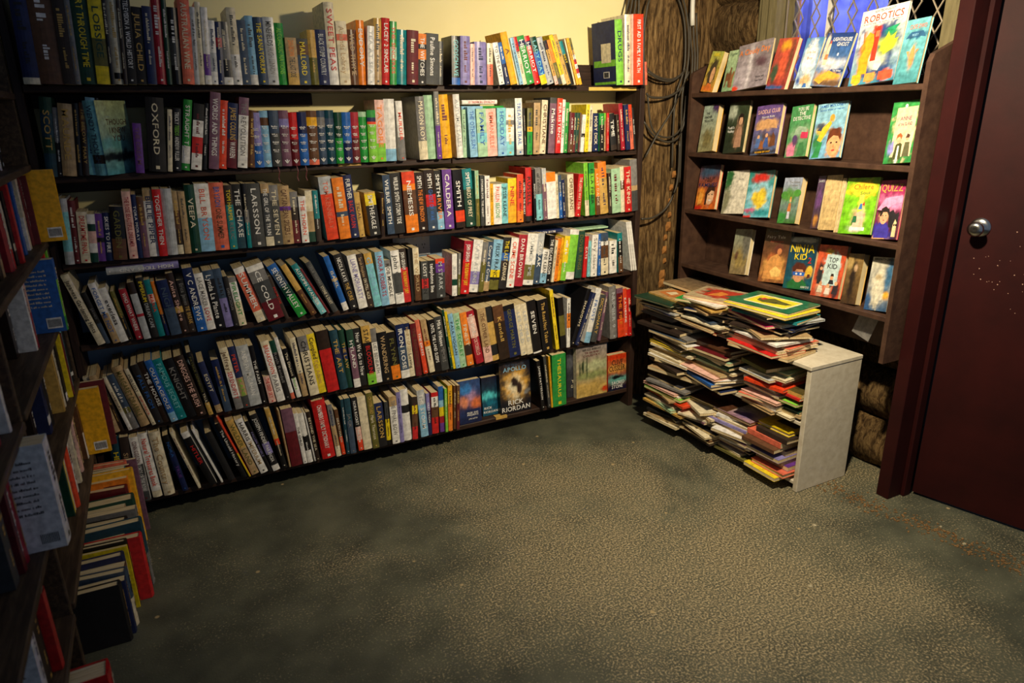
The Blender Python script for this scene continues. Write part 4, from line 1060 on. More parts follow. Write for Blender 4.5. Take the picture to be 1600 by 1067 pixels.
left_row(0.63, 2.725, [(.03, .215, 'k/.84/w/.9/k', -.285, 'h', ''), (.03, .2, 'dk', -.3, '', ''), (.014, .23, 'a', -.285, '', 'dt:THE WINDMILLS OF HOPE'), (.03, .2, 'k', -.32, '', ''), (.03, .12, 'yo/.4/w', -.31, '', ''), (.034, .21, 'm', -.275, 'hp', ''), (.01, .215, 'y', -.277, 'p', ''), (.035, .19, 'k/.85/w', -.29, '', ''), (.016, .2, 'pk/.5/cr', -.30, '', ''), (.04, .2, 'c', -.29, 'h', ''), (.03, .2, 'gd', -.29, '', ''), (.06, .2, 'dk', -.33, '', ''), (.05, .185, 'r/.1/k', -.31, 'h', ''), (.05, .18, 'n/.7/w/.85/n', -.31, '', ''), (.05, .19, 'dk', -.34, '', '')], F1 + 'left bookcase, maroon book\'s shelf', 5)
left_row(0.365, 2.725, [(.016, .25, 'm', -.235, 'p', ''), (.03, .2, 'k', -.33, '', ''), (.02, .245, 'yo', -.25, 'C', ''), (.03, .2, 'br/.5/w', -.285, '', ''), (.04, .19, 'tn', -.30, 'h', ''), (.02, .2, 'sl', -.30, '', ''), (.035, .2, 'pk', -.295, '', ''), (.05, .18, 'dg/.5/w', -.30, '', ''), (.03, .2, 'c', -.295, '', ''), (.02, .2, 'p/.5/m', -.31, '', ''), (.06, .17, 'w', -.30, 'h', ''), (.05, .1, 'm', -.30, 'h', ''), (.03, .21, 'ro', -.29, 'hp', ''), (.016, .19, 'c', -.30, '', ''), (.012, .2, 'y', -.30, 'p', ''), (.016, .2, 'dg', -.30, '', ''), (.06, .18, 'k', -.33, '', '')], F1 + 'left bookcase, just above floor books', 6)
left_row(1.13, 1.74, [(.04, .2, 'dk', -.34, '', ''), (.05, .21, 'k', -.33, 'h', ''), (.03, .2, 'm', -.32, '', ''), (.04, .2, 'dk', -.33, '', '')], F1 + 'left bookcase near bay, highest shelf', 7)
left_row(0.865, 1.738, [(.03, .21, 'pk', -.30, '', ''), (.02, .2, 'w', -.29, '', ''), (.04, .2, 'k', -.33, 'h', ''), (.04, .2, 'c/.6/cr', -.30, '', ''), (.04, .2, 'dk', -.32, '', ''), (.03, .2, 'k', -.32, '', '')], F1 + 'left bookcase near bay, second shelf', 8)
left_row(0.60, 1.738, [(.05, .19, 'k', -.36, 'h', ''), (.055, .25, 'w', -.265, 'LC', ''), (.04, .2, 'cr', -.30, 'h', ''), (.03, .2, 'm', -.30, '', ''), (.05, .2, 'dgy', -.31, '', '')], F1 + 'left bookcase near bay, white book\'s shelf', 9)
left_row(0.35, 1.66, [(.03, .2, 'yo', -.33, 'p', ''), (.05, .2, 'k/.3/w/.6/k', -.31, 'h', ''), (.03, .2, 'r', -.28, 'p', ''), (.05, .21, 'dk', -.30, '', ''), (.04, .2, 'w', -.30, 'L', '')], F1 + 'left bookcase near bay, second lowest', 10)
left_row(0.10, 1.62, [(.014, .12, 'a', -.36, 'p', ''), (.06, .2, 'r', -.20, 'hL', ''), (.05, .2, 'dk', -.28, '', ''), (.04, .2, 'c', -.28, '', '')], F1 + 'left bookcase near bay, lowest shelf', 11)
left_row(0.0, 2.70, [(.014, .30, 'mv', -.205, 'p', ''), (.02, .31, 'sal', -.235, 'h', ''), (.012, .3, 'm', -.225, 'p', ''), (.02, .3, 't', -.24, 'p', ''), (.022, .30, 'yo', -.215, 'h', 'k:@WILDFLOWERS'), (.02, .28, 'o', -.235, 'p', ''), (.032, .26, 'm', -.24, 'h', ''), (.05, .24, 'dg', -.22, 'h', ''), (.045, .23, 'tn', -.25, '', ''), (.03, .24, 'gy', -.215, '', ''), (.03, .2, 'tn', -.26, '', ''), (.035, .24, 'k', -.24, 'h', ''), (.036, .25, 'dt/.5/gy', -.195, 'h', 'w:@FOLLOW'), (.03, .22, 'tn', -.25, '', ''), (.035, .23, 'r', -.20, 'h', ''), (.02, .24, 'k', -.24, 'h', ''), (.01, .23, 'y', -.24, 'p', ''), (.03, .22, 'n', -.25, 'h', ''), (.03, .2, 'br', -.25, '', ''), (.03, .2, 'sl/.5/c', -.245, 'h', ''), (.03, .19, 'n', -.25, '', ''), (.03, .2, 'k', -.26, 'h', '')], 'on floor against left bookcase', 12, True)
# ------------------------------------------------------------------ books on the long bookcase that show a cover or lie flat
def c3(code): return pal(code)
def put_face(o, x, y, z, yaw, tilt, label, cat='book', group=None):
    place(o, Vector((x, y, z)), yaw, 0, tilt); tag(o, label, cat, group)
B_ = c3
def yawed():
    rnd = random.Random(2)
    o = book('hardback_book', 0.045, 0.235, 0.155, [(0, 'a'), (.55, 'a'), (.72, 'dk'), (.84, 'a')], True, [('WENDY', 'sl'), ('THOUGH', 'sl')], None, rnd)
    am = art_mesh(0.152, 0.235, (lin((214, 226, 160)), lin((90, 170, 180))), [(0.45, 0.24, 0.75, 0.07, lin((26, 34, 40)), 9), (0.72, 0.36, 0.05, 0.12, lin((30, 40, 44)), 6), (0.4, 0.42, 0.6, 0.08, lin((120, 190, 180)), 4)])
    a = part('cover_picture', am, M_GLOSS, o); a.matrix_local = Matrix.Translation((0.0455, 0.001, 0)) @ Matrix.Rotation(pi / 2, 4, 'Z')
    tb = MB()
    for i, s_ in enumerate(('THOUGH', 'I KNEW', 'YOU')): text_geo(tb, s_, Vector((0.0462, 0.088, 0.168 - i * 0.026)), Vector((0, 1, 0)), Vector((0, 0, 1)), 0.10 - 0.02 * i, 0.018, pal('br'))
    part('cover_lettering', tb, M_PRINT, o)
    place(o, Vector((solve(149, 1, 2.72, 1.316), 2.725, 1.3165)), -0.6); return o
# it stands turned on the second shelf, so its front cover faces into the room
yb = yawed(); tag(yb, 'turned pale turquoise hardback showing its THOUGH I KNEW YOU cover on the second shelf', 'book')

def frontbook(px0, px1, ptop, z, y, t, base, blobs, texts, cover, label, yaw=0.0, tilt=0.12, lean=0, kind='paperback_book', side='right'):
    x0 = solve(px0, 1, y, z); x1 = solve(px1, 1, y, z); h = (on(1, y + 0.02, ptop[0], ptop[1]).z - z)
    o = face_book(kind, x1 - x0, h, t, base, blobs, texts, cover, side); put_face(o, x0, y, z + 0.0005 + (0), yaw, tilt, label, 'book')
    return o
N_, K_ = lin((20, 34, 78)), lin((16, 16, 22))
frontbook(755, 779, (752, 590), 0.0985, 2.80, 0.03, (lin((26, 24, 50)), lin((20, 90, 120))), [(0.4, 0.5, 0.5, 0.12, lin((90, 220, 230)), 4), (0.5, 0.35, 0.3, 0.1, lin((20, 120, 150)), 4)], [('RICK', .35, .2, .5, .06, 'w'), ('RIORDAN', .5, .1, .9, .06, 'w')], 'n', 'dark blue face-out paperback with a glowing turquoise scene, partly behind two others, bottom shelf', tilt=0.06)
frontbook(719, 753, (711, 597), 0.0985, 2.765, 0.03, (lin((50, 76, 130)), lin((22, 34, 80))), [(0.55, 0.62, 0.22, 0.16, lin((190, 150, 190)), 3), (0.2, 0.5, 0.22, 0.12, lin((240, 150, 110)), 3), (0.8, 0.45, 0.25, 0.12, lin((230, 120, 60)), 3), (0.35, 0.8, 0.3, 0.1, lin((60, 140, 220)), 3)], [('#', .6, .22, .66, .2, 'n'), ('PRIDE AND', .6, .24, .5, .04, 'w'), ('PREJUDICE', .6, .19, .5, .04, 'w'), ('JANE AUSTEN', .6, .1, .4, .03, 'w')], 'n', 'face-out paperback with pale figures on a blue cover, bottom shelf', tilt=0.06)
frontbook(783, 830, (776, 569), 0.0985, 2.77, 0.035, (lin((14, 20, 40)), lin((18, 18, 30))), [(0.5, 0.55, 0.38, 0.26, lin((250, 190, 80)), 4), (0.5, 0.5, 0.25, 0.2, lin((255, 240, 200)), 4), (0.5, 0.6, 0.13, 0.09, lin((50, 34, 30)), 9), (0.62, 0.48, 0.08, 0.1, lin((60, 40, 34)), 9), (0.88, 0.38, 0.1, 0.06, lin((130, 130, 130)), 9)], [('THE TRIALS OF', .5, .93, .6, .05, 'sl'), ('APOLLO', .5, .86, .75, .08, 'lb'), ('RICK', .5, .21, .5, .09, 'w'), ('RIORDAN', .5, .09, .92, .09, 'w')], 'k', 'face-out black hardback with a golden blaze and large white lettering, bottom shelf', tilt=0.06, kind='hardback_book')
frontbook(886, 910, (884, 545), 0.0985, 2.80, 0.03, (lin((60, 62, 70)), lin((50, 52, 60))), [(0.3, 0.7, 0.4, 0.1, lin((90, 92, 100)), 3)], [('THE', .5, .32, .4, .06, 'c'), ('GATE', .5, .22, .5, .06, 'c')], 'dgy', 'dark grey face-out book half hidden behind the desert painting cover, bottom shelf', tilt=0.04)
frontbook(901, 948, (892, 545), 0.0985, 2.765, 0.03, (lin((150, 140, 138)), lin((206, 180, 110))), [(0.5, 0.12, 0.9, 0.16, lin((214, 178, 96)), 4), (0.6, 0.6, 0.5, 0.1, lin((190, 196, 150)), 3), (0.6, 0.42, 0.6, 0.08, lin((150, 160, 100)), 3), (0.22, 0.58, 0.035, 0.16, lin((40, 60, 36)), 8), (0.34, 0.56, 0.03, 0.18, lin((46, 66, 40)), 8), (0.12, 0.54, 0.03, 0.14, lin((50, 70, 44)), 8), (0.92, 0.1, 0.09, 0.05, lin((220, 70, 30)), 6)], [('GERALD MURRAY', .5, .93, .6, .035, 'k'), ('THE SALTBUSH', .5, .87, .45, .035, 'm'), ('COUNTRY', .5, .81, .7, .035, 'm')], 'c', 'large face-out book with green cypress trees in a pale desert landscape, bottom shelf', tilt=0.05)
frontbook(950, 978, (944, 556), 0.0985, 2.765, 0.035, (lin((226, 100, 36)), lin((30, 70, 80))), [(0.5, 0.92, 0.6, 0.07, lin((220, 60, 24)), 5), (0.5, 0.6, 0.6, 0.1, lin((240, 170, 80)), 3), (0.5, 0.3, 0.6, 0.12, lin((110, 180, 170)), 4), (0.5, 0.36, 0.35, 0.05, lin((20, 24, 30)), 7), (0.5, 0.06, 0.7, 0.08, lin((30, 20, 50)), 6)], [('CLIVE', .5, .78, .6, .14, 'dk'), ('CUSSLER', .5, .62, .86, .14, 'dk'), ('SACRED', .55, .21, .7, .09, 'w'), ('STONE', .5, .10, .6, .09, 'w')], 'ro', 'small orange face-out paperback with SACRED STONE lettering at the right end of the bottom shelf', tilt=0.05)
def flat_on(name, x0, x1, z, y, t, depth, col, label, text=None, tc='k', kind='hardback_book', rz=0.0):
    rnd = random.Random(int(x0 * 1000)); o = book(kind, t, abs(x1 - x0), depth, [(0, col[0]), (0.5, col[1])] if isinstance(col, tuple) else [(0, col)], kind[0] == 'h', [(text, tc)] if text else None, None, rnd, bare=not text)
    # lies on its side: height runs along x, thickness up
    o.matrix_world = Matrix.Translation((x0, y, z)) @ Matrix.Rotation(rz, 4, 'Z') @ Matrix.Rotation(pi / 2, 4, 'Y') @ Matrix.Translation((-t, 0, 0)); tag(o, label, 'book'); return o
def span(pxa, pxb, py, y): return on(1, y, pxa, py), on(1, y, pxb, py)
a, b = span(166, 281, 425, 2.74); flat_on('x', a.x, b.x, a.z - 0.012, 2.74, 0.024, 0.13, ('v', 'lgy'), 'grey and lavender hardback lying flat across the tops of the fourth shelf books', 'HIGH TIDES AND', 'w')
a, b = span(722, 777, 160, 2.775); flat_on('x', a.x, b.x, a.z - 0.008, 2.775, 0.017, 0.12, ('w', 'w'), 'white book lettered EASTWOOD lying flat on top of the pastel books on the second shelf', 'EASTWOOD THE MAKING OF', 'r')
a, b = span(721, 787, 168, 2.77); flat_on('x', a.x, b.x, a.z - 0.009, 2.77, 0.014, 0.12, ('g', 'lb'), 'light blue and green book lying flat under the white EASTWOOD book, second shelf', None)
a, b = span(822, 880, 366, 2.78); flat_on('x', a.x, b.x, a.z - 0.008, 2.78, 0.016, 0.12, ('n', 'n'), 'navy book lying flat on the books at the right of the fourth shelf', 'BLUE RIDGE', 'w')
a, b = span(897, 950, 360, 2.775); flat_on('x', a.x, b.x, a.z - 0.004, 2.775, 0.007, 0.13, ('mg', 'mg'), 'thin pale green book lying flat near the right end of the fourth shelf', None, kind='paperback_book')

# ------------------------------------------------------------------ children's books on the display ledges
XL = 2.366
def disp(G, row, xb0, xb1, xt, yt, t, base, blobs, texts, cover, label, kind='childrens_book', tiltx=None):
    ox, oy, s = G; z = {1: 1.563, 2: 1.294, 3: 1.023, 4: 0.753}[row] + 0.0008
    ya = solve(ox + xb0 / s, 0, XL, z); yb = solve(ox + xb1 / s, 0, XL, z); w = abs(ya - yb)
    T = on(0, XL + 0.05, ox + xt / s, oy + yt / s); h = T.z - z; tilt = 0.24; h = h / cos(tilt)
    dx = 0.0
    if 0.9 * h * sin(tilt) + t > 0.122: tilt = max(0.08, math.asin(max(0.05, min(0.9, (0.122 - t) / (h)))))
    if row == 1: tilt = 0.26
    o = face_book(kind, w, h, t, base, blobs, texts, cover); lean = math.atan2((ya - T.y) , (T.z - z)); lean = max(-0.12, min(0.12, lean))
    place(o, Vector((XL, ya, z + (w * sin(lean) if lean > 0 else 0))), -pi / 2, lean, tilt); tag(o, label, "children's book", "children's books facing out on the display rack"); return o
G1, G2 = (1060, 0, 3.636), (1050, 240, 4.0)
q = lambda *c: lin(c)
SK = q(226, 170, 120)
disp(G1, 1, 125, 192, 200, 298, .03, (q(190, 196, 90), q(214, 150, 60)), [(.5, .45, .32, .34, q(70, 64, 44), 6), (.6, .42, .14, .22, SK, 6), (.3, .08, .6, .08, q(230, 130, 40), 5)], [EL(.5,.46,.28,.3,(70,60,40)), EL(.58,.42,.16,.2,(226,170,120)), PO([(.2,.04),(.86,.04),(.7,.2),(.4,.22)], (226,120,50)), ('GIRL', .5, .92, .6, .08, 'y')], 'yo', 'narrow yellow green book with a girl\'s head, leftmost on the highest ledge')
disp(G1, 1, 243, 300, 298, 290, .015, (q(180, 206, 160), q(140, 176, 130)), [(.4, .35, .3, .12, q(110, 70, 40), 5), (.6, .3, .2, .16, q(130, 84, 50), 5)], [PO([(.12,.1),(.2,.4),(.44,.44),(.5,.6),(.62,.56),(.56,.4),(.6,.1),(.5,.1),(.46,.26),(.28,.26),(.24,.1)], (120,76,46)), PO([(.6,.08),(.66,.36),(.84,.5),(.94,.44),(.86,.3),(.88,.08)], (150,100,60)), ('LITTLE PONY', .5, .9, .7, .05, 'dg')], 'mg', 'pale green book with brown horses, between the girl\'s head book and the stormy sky')
disp(G1, 1, 302, 488, 350, 262, .012, (q(150, 138, 144), q(150, 140, 150)), [(.42, .4, .05, .5, q(236, 230, 236), 2), (.75, .55, .2, .12, q(90, 60, 76), 3), (.2, .3, .2, .3, q(190, 180, 190), 2), (.05, .04, .1, .05, q(230, 70, 40), 8)], [('A Cloudy Day', .5, .82, .88, .12, 'o'), ('Written with', .78, .22, .24, .04, 'k'), ('Peter Hanson', .78, .14, .24, .04, 'k')], 'gy', 'wide grey stormy sky picture book with orange lettering on the highest ledge')
disp(G1, 1, 492, 600, 575, 222, .022, (q(190, 76, 60), q(150, 50, 50)), [(.5, .85, .24, .1, q(240, 170, 40), 5), (.55, .45, .22, .28, q(220, 90, 60), 4), (.2, .3, .16, .2, q(50, 80, 60), 4), (.85, .6, .12, .3, q(110, 60, 44), 4), (.3, .04, .5, .04, q(50, 90, 150), 6)], [], 'cr', 'red patterned book with a yellow flower, highest ledge left of the cloud cover')
disp(G1, 1, 650, 745, 735, 218, .012, (q(70, 140, 200), q(200, 220, 230)), [(.5, .6, .34, .34, q(244, 244, 244), 6), (.6, .16, .24, .12, q(226, 186, 130), 4), (.15, .14, .12, .1, q(50, 90, 170), 4)], [EL(.5,.62,.3,.24,(246,246,244)), EL(.32,.5,.2,.16,(246,246,244)), EL(.66,.5,.22,.17,(246,246,244)), EL(.62,.16,.09,.08,(226,180,130)), EL(.36,.14,.07,.06,(226,180,130)), PO([(.5,.02),(.76,.02),(.7,.1),(.56,.1)], (60,110,180)), ('Little Cloud', .5, .72, .5, .05, 'sal'), ('Boy', .5, .6, .3, .05, 'sal')], 'lb', 'pale blue book with a big white cloud shape on the highest ledge')
disp(G1, 1, 748, 905, 850, 200, .014, (q(34, 60, 130), q(90, 150, 210)), [(.5, .42, .6, .1, q(230, 230, 236), 3), (.45, .16, .5, .13, q(214, 160, 70), 4), (.12, .7, .06, .25, q(240, 220, 190), 7), (.6, .06, .6, .06, q(110, 80, 56), 4), (.78, .3, .24, .04, q(24, 50, 110), 8)], [PO([(.16,.4),(.3,.4),(.27,.8),(.2,.8)], (236,214,180)), PO([(.17,.5),(.29,.5),(.285,.6),(.18,.6)], (206,130,80)), PO([(.2,.8),(.27,.8),(.25,.86),(.22,.86)], (200,90,60)), PO([(.04,.12),(.5,.3),(.98,.2),(.7,.14),(.5,.16),(.3,.04)], (230,170,60)), EL(.62,.6,.03,.03,(240,240,240),8), ('LIGHTHOUSE', .62, .88, .66, .07, 'w'), ('GHOST', .68, .79, .42, .07, 'w'), ('Tom Wilton', .78, .3, .3, .035, 'w')], 'b', 'blue LIGHTHOUSE GHOST book with a lighthouse and golden rocks')
disp(G1, 1, 962, 1213, 1035, 65, .01, (q(240, 236, 226), q(60, 140, 170)), [(.5, .42, .44, .38, q(40, 70, 130), 9), (.24, .42, .13, .26, q(244, 150, 30), 6), (.42, .62, .08, .2, q(224, 60, 30), 9), (.7, .5, .2, .12, q(190, 206, 50), 5), (.5, .3, .2, .1, q(220, 226, 190), 4), (.75, .66, .14, .06, q(40, 150, 90), 5), (.18, .08, .1, .07, q(240, 180, 40), 9), (.48, .08, .1, .07, q(220, 150, 60), 9), (.8, .08, .12, .07, q(226, 90, 50), 9), (.5, .9, .62, .12, q(240, 236, 226), 12)], [PO([(.16,.14),(.36,.14),(.34,.34),(.40,.52),(.36,.66),(.26,.70),(.18,.62),(.22,.5),(.14,.34)], (246,160,30)), PO([(.38,.3),(.5,.3),(.48,.76),(.40,.76)], (226,56,30)), PO([(.40,.62),(.48,.62),(.48,.7),(.40,.7)], (250,120,80)), PO([(.56,.46),(.66,.36),(.84,.42),(.92,.56),(.82,.54),(.86,.64),(.74,.58),(.68,.66),(.62,.56)], (196,214,50)), PO([(.50,.28),(.6,.34),(.66,.24),(.6,.16),(.48,.18)], (236,240,200)), PO([(.06,.03),(.26,.03),(.26,.14),(.06,.14)], (240,180,40)), PO([(.34,.03),(.56,.03),(.56,.14),(.34,.14)], (226,150,70)), PO([(.64,.03),(.94,.03),(.94,.14),(.64,.14)], (220,80,50)), PO([(.62,.7),(.9,.74),(.8,.66)], (40,160,110)), PO([(.08,.5),(.16,.56),(.12,.72),(.06,.66)], (190,200,220)), ('#', .5, .895, .96, .2, 'w'), ('NEW TECHNOLOGY', .5, .965, .45, .03, 'k'), ('ROBOTICS', .5, .88, .84, .09, 'ro'), ('ROBOTS AND THE WORLD TOMORROW', .5, .81, .84, .02, 'k')], 'w', 'tallest display book, white ROBOTICS cover with yellow and orange machines')
disp(G1, 1, 1216, 1345, 1300, 115, .014, (q(120, 196, 206), q(70, 140, 150)), [(.55, .42, .12, .16, q(226, 140, 80), 4), (.5, .75, .42, .06, q(40, 90, 130), 6)], [PO([(.5,.28),(.44,.44),(.52,.6),(.6,.56),(.66,.42),(.6,.28)], (232,144,84)), PO([(.1,.7),(.3,.8),(.8,.8),(.96,.7),(.6,.73)], (40,90,130)), PO([(.4,.4),(.28,.5),(.4,.5)], (232,144,84)), PO([(.66,.44),(.8,.52),(.68,.52)], (232,144,84)), ('CAPE DWO', .55, .88, .7, .07, 'sal'), ('MARY', .5, .75, .26, .04, 'lb')], 'a', 'turquoise sea book with an orange creature, right end of the highest ledge')
disp(G1, 2, 108, 188, 140, 602, .03, (q(170, 190, 176), q(160, 156, 110)), [(.85, .92, .2, .14, q(80, 50, 100), 7), (.5, .25, .34, .2, q(130, 120, 76), 4)], [('THE', .35, .82, .25, .05, 'k'), ('FINDER', .4, .74, .5, .05, 'k'), ('TREASURE', .45, .66, .6, .05, 'k')], 'yo', 'pale green book with a purple corner, first on the second display ledge')
disp(G1, 2, 250, 358, 280, 585, .018, (q(60, 74, 52), q(40, 50, 36)), [(.65, .6, .12, .1, q(190, 150, 120), 6), (.62, .35, .2, .2, q(150, 116, 90), 4), (.2, .8, .2, .12, q(190, 200, 180), 3)], [PO([(.5,.1),(.86,.1),(.82,.38),(.76,.5),(.6,.5),(.54,.36)], (170,130,104)), EL(.68,.62,.1,.085,(206,160,126)), PO([(.54,.5),(.54,.7),(.64,.76),(.78,.74),(.84,.6),(.82,.5),(.76,.68),(.62,.68)], (34,24,20)), ('Tuck\'s', .24, .5, .34, .05, 'w'), ('Valley', .26, .43, .34, .05, 'w')], 'dg', 'dark green book with a dark haired woman on the second display ledge')
disp(G1, 2, 405, 543, 442, 605, .022, (q(110, 80, 150), q(90, 110, 150)), [(.5, .6, .42, .1, q(206, 160, 110), 5), (.5, .28, .42, .16, q(90, 70, 60), 4), (.3, .3, .12, .1, q(90, 120, 170), 4), (.6, .25, .14, .08, q(190, 130, 80), 4), (.5, .05, .5, .05, q(40, 30, 26), 7)], [PO([(.1,.5),(.2,.66),(.5,.72),(.84,.66),(.92,.5),(.6,.54)], (210,160,110)), EL(.24,.36,.05,.045,(226,170,130)), PO([(.14,.14),(.34,.14),(.3,.33),(.2,.33)], (80,110,170)), EL(.56,.38,.05,.045,(226,170,130)), PO([(.46,.14),(.68,.14),(.62,.34),(.52,.34)], (60,90,160)), PO([(.7,.14),(.94,.16),(.9,.34),(.8,.44),(.74,.3)], (110,66,40)), PO([(.3,.12),(.5,.1),(.46,.24),(.36,.3)], (150,90,50)), ('SADDLE CLUB', .5, .87, .86, .08, 'pk'), ('Storm Ride', .5, .76, .5, .04, 'w'), ('BONNIE BRYANT', .5, .05, .6, .035, 'yo')], 'p', 'purple and brown book with riders before a sandstone building, second display ledge')
disp(G1, 2, 600, 715, 632, 606, .02, (q(70, 150, 90), q(80, 140, 90)), [(.55, .45, .4, .16, q(130, 170, 130), 4), (.8, .44, .16, .08, q(190, 50, 80), 5), (.25, .15, .22, .12, q(210, 120, 150), 4), (.4, .3, .14, .1, q(90, 60, 100), 5)], [PO([(.3,.44),(.9,.44),(.84,.56),(.5,.6),(.34,.54)], (150,176,150)), PO([(.62,.36),(.96,.34),(.96,.46),(.64,.48)], (196,50,86)), PO([(.1,.02),(.1,.24),(.2,.18),(.28,.3),(.36,.18),(.44,.24),(.44,.02)], (214,126,156)), EL(.36,.36,.1,.07,(86,60,110)), PO([(.56,.02),(.9,.02),(.8,.28),(.62,.26)], (60,120,70)), ('YOU BE', .55, .93, .5, .07, 'w'), ('THE', .55, .84, .3, .07, 'w'), ('DETECTIVE', .55, .75, .8, .07, 'w')], 'g', 'green detective book with white capitals beside the boy cover on the second display ledge')
disp(G1, 2, 742, 905, 780, 594, .014, (q(150, 204, 226), q(120, 180, 220)), [(.75, .28, .24, .26, q(226, 160, 110), 9), (.72, .44, .26, .1, q(110, 50, 24), 8), (.56, .7, .08, .05, q(226, 180, 60), 9), (.3, .52, .2, .1, q(236, 190, 60), 4), (.15, .3, .16, .16, q(50, 130, 70), 4), (.2, .6, .14, .05, q(80, 90, 110), 4), (.64, .28, .035, .018, q(40, 26, 20), 8), (.84, .28, .035, .018, q(40, 26, 20), 8), (.76, .14, .07, .02, q(180, 60, 50), 6)], [PO([(.06,.02),(.22,.3),(.36,.3),(.3,.02)], (46,140,76)), PO([(.16,.34),(.3,.56),(.52,.68),(.58,.62),(.44,.46),(.3,.3)], (240,196,50)), EL(.56,.73,.08,.06,(214,160,60)), PO([(.1,.52),(.3,.6),(.26,.5)], (60,70,90)), EL(.74,.25,.21,.23,(232,166,116)), PO([(.5,.24),(.52,.42),(.64,.52),(.84,.52),(.96,.4),(.94,.3),(.86,.38),(.7,.4),(.58,.34)], (104,48,22)), EL(.66,.27,.035,.016,(40,26,20),8), EL(.84,.27,.035,.016,(40,26,20),8), EL(.76,.13,.06,.018,(190,70,60),8), PO([(.74,.25),(.78,.18),(.73,.18)], (206,130,84)), ('JAMES MOLONEY', .5, .95, .86, .05, 'b'), ('Second Week of Heaven', .5, .88, .8, .035, 'b')], 'lb', 'light blue book with a brown haired boy\'s face on the second display ledge')
disp(G1, 2, 1160, 1312, 1220, 582, .012, (q(60, 160, 80), q(50, 140, 70)), [(.56, .5, .38, .4, q(240, 196, 160), 12), (.4, .42, .1, .07, q(190, 90, 40), 7), (.42, .36, .07, .06, SK, 7), (.72, .44, .1, .06, q(90, 60, 34), 7), (.4, .16, .2, .16, q(70, 76, 36), 6), (.44, .12, .06, .12, q(236, 236, 220), 6), (.16, .25, .07, .12, q(130, 130, 200), 4)], [PO([(.2,.1),(.92,.1),(.92,.9),(.2,.9)], (242,200,166)), PO([(.3,.06),(.6,.06),(.58,.3),(.48,.34),(.36,.3)], (70,76,36)), PO([(.42,.06),(.5,.06),(.49,.28),(.43,.28)], (236,236,220)), EL(.44,.38,.085,.065,(236,180,140)), PO([(.33,.36),(.36,.46),(.46,.49),(.55,.44),(.53,.38),(.46,.43),(.38,.41)], (196,92,40)), EL(.74,.4,.06,.05,(230,170,130)), PO([(.67,.4),(.72,.47),(.82,.44),(.8,.4)], (80,50,30)), PO([(.64,.1),(.88,.1),(.84,.33),(.68,.33)], (90,90,60)), PO([(.2,.12),(.3,.2),(.26,.38),(.2,.34)], (140,140,206)), EL(.5,.92,.05,.03,(230,236,230)), ('ANNE', .56, .72, .4, .06, 'mv'), ('of the ISLAND', .56, .63, .5, .05, 'mv')], 'g', 'green bordered pink book with red haired girl, right end of second ledge')
disp(G2, 3, 140, 258, 185, 75, .02, (q(60, 50, 70), q(226, 110, 36)), [(.5, .85, .5, .12, q(60, 90, 120), 3), (.7, .3, .18, .2, q(236, 190, 150), 6), (.7, .45, .22, .1, q(60, 36, 20), 6), (.2, .3, .2, .2, q(240, 150, 50), 4), (.15, .04, .2, .05, q(220, 50, 30), 8)], [EL(.68,.3,.2,.2,(236,190,150)), PO([(.46,.1),(.44,.36),(.54,.5),(.8,.52),(.9,.4),(.72,.42),(.56,.34),(.54,.1)], (60,34,20)), EL(.62,.33,.03,.014,(30,20,20),8), EL(.78,.33,.03,.014,(30,20,20),8), EL(.7,.2,.07,.022,(250,240,230),8), PO([(.1,.1),(.3,.14),(.34,.34),(.16,.4)], (246,170,70)), ('A TALE OF', .5, .70, .6, .05, 'k'), ('TWO', .5, .64, .4, .06, 'k'), ('FAMILIES', .5, .55, .92, .09, 'n')], 'ro', 'orange FAMILIES book with a smiling woman\'s face, left on the third display ledge')
disp(G2, 3, 305, 435, 340, 108, .03, (q(236, 232, 216), q(232, 226, 206)), [(.14, .8, .2, .26, q(50, 110, 60), 8), (.14, .3, .18, .3, q(140, 140, 110), 4)], [('to be', .7, .8, .2, .03, 'gy')], 'w', 'white book with a green panel along its left edge on the third display ledge')
disp(G2, 3, 442, 592, 490, 110, .016, (q(40, 150, 140), q(110, 200, 220)), [(.5, .45, .46, .34, q(150, 210, 230), 6), (.55, .4, .28, .22, q(246, 214, 60), 7), (.5, .85, .34, .1, q(214, 50, 40), 6), (.2, .14, .24, .06, q(220, 90, 140), 5), (.7, .1, .4, .06, q(50, 160, 170), 5), (.15, .02, .16, .04, q(220, 50, 40), 8)], [], 't', 'teal bordered book with a red and a yellow shape, third display ledge')
disp(G2, 3, 655, 762, 715, 150, .03, (q(170, 180, 206), q(60, 110, 44)), [(.4, .6, .5, .14, q(90, 150, 60), 3), (.15, .1, .25, .14, q(60, 140, 60), 4)], [PO([(.46,.1),(.62,.1),(.6,.26),(.48,.26)], (200,200,214)), PO([(.44,.26),(.64,.26),(.6,.44),(.48,.44)], (206,120,60)), EL(.54,.5,.05,.045,(226,180,130)), PO([(.48,.5),(.5,.58),(.58,.58),(.61,.46),(.56,.54)], (196,140,60)), EL(.2,.14,.2,.08,(56,140,60)), EL(.15,.62,.18,.08,(80,150,60)), EL(.85,.66,.2,.08,(80,150,60)), ('The Hidden', .6, .9, .6, .04, 'gy'), ('Garden', .6, .83, .4, .04, 'gy')], 'gd', 'green garden book with a standing girl in the middle of the third display ledge')
disp(G2, 3, 862, 905, 888, 135, .012, (q(90, 70, 100), q(70, 50, 60)), [(.5, .55, .4, .16, q(110, 70, 130), 4), (.5, .15, .3, .1, q(190, 130, 60), 4)], [('JAMES', .5, .9, .8, .04, 'lgy')], 'dk', 'very narrow dark purple book beside the fat cream one, third display ledge')
disp(G2, 3, 912, 1004, 945, 132, .04, (q(224, 196, 140), q(206, 176, 120)), [], [], 'gd', 'fat cream paged book turned fore edge out on the third display ledge')
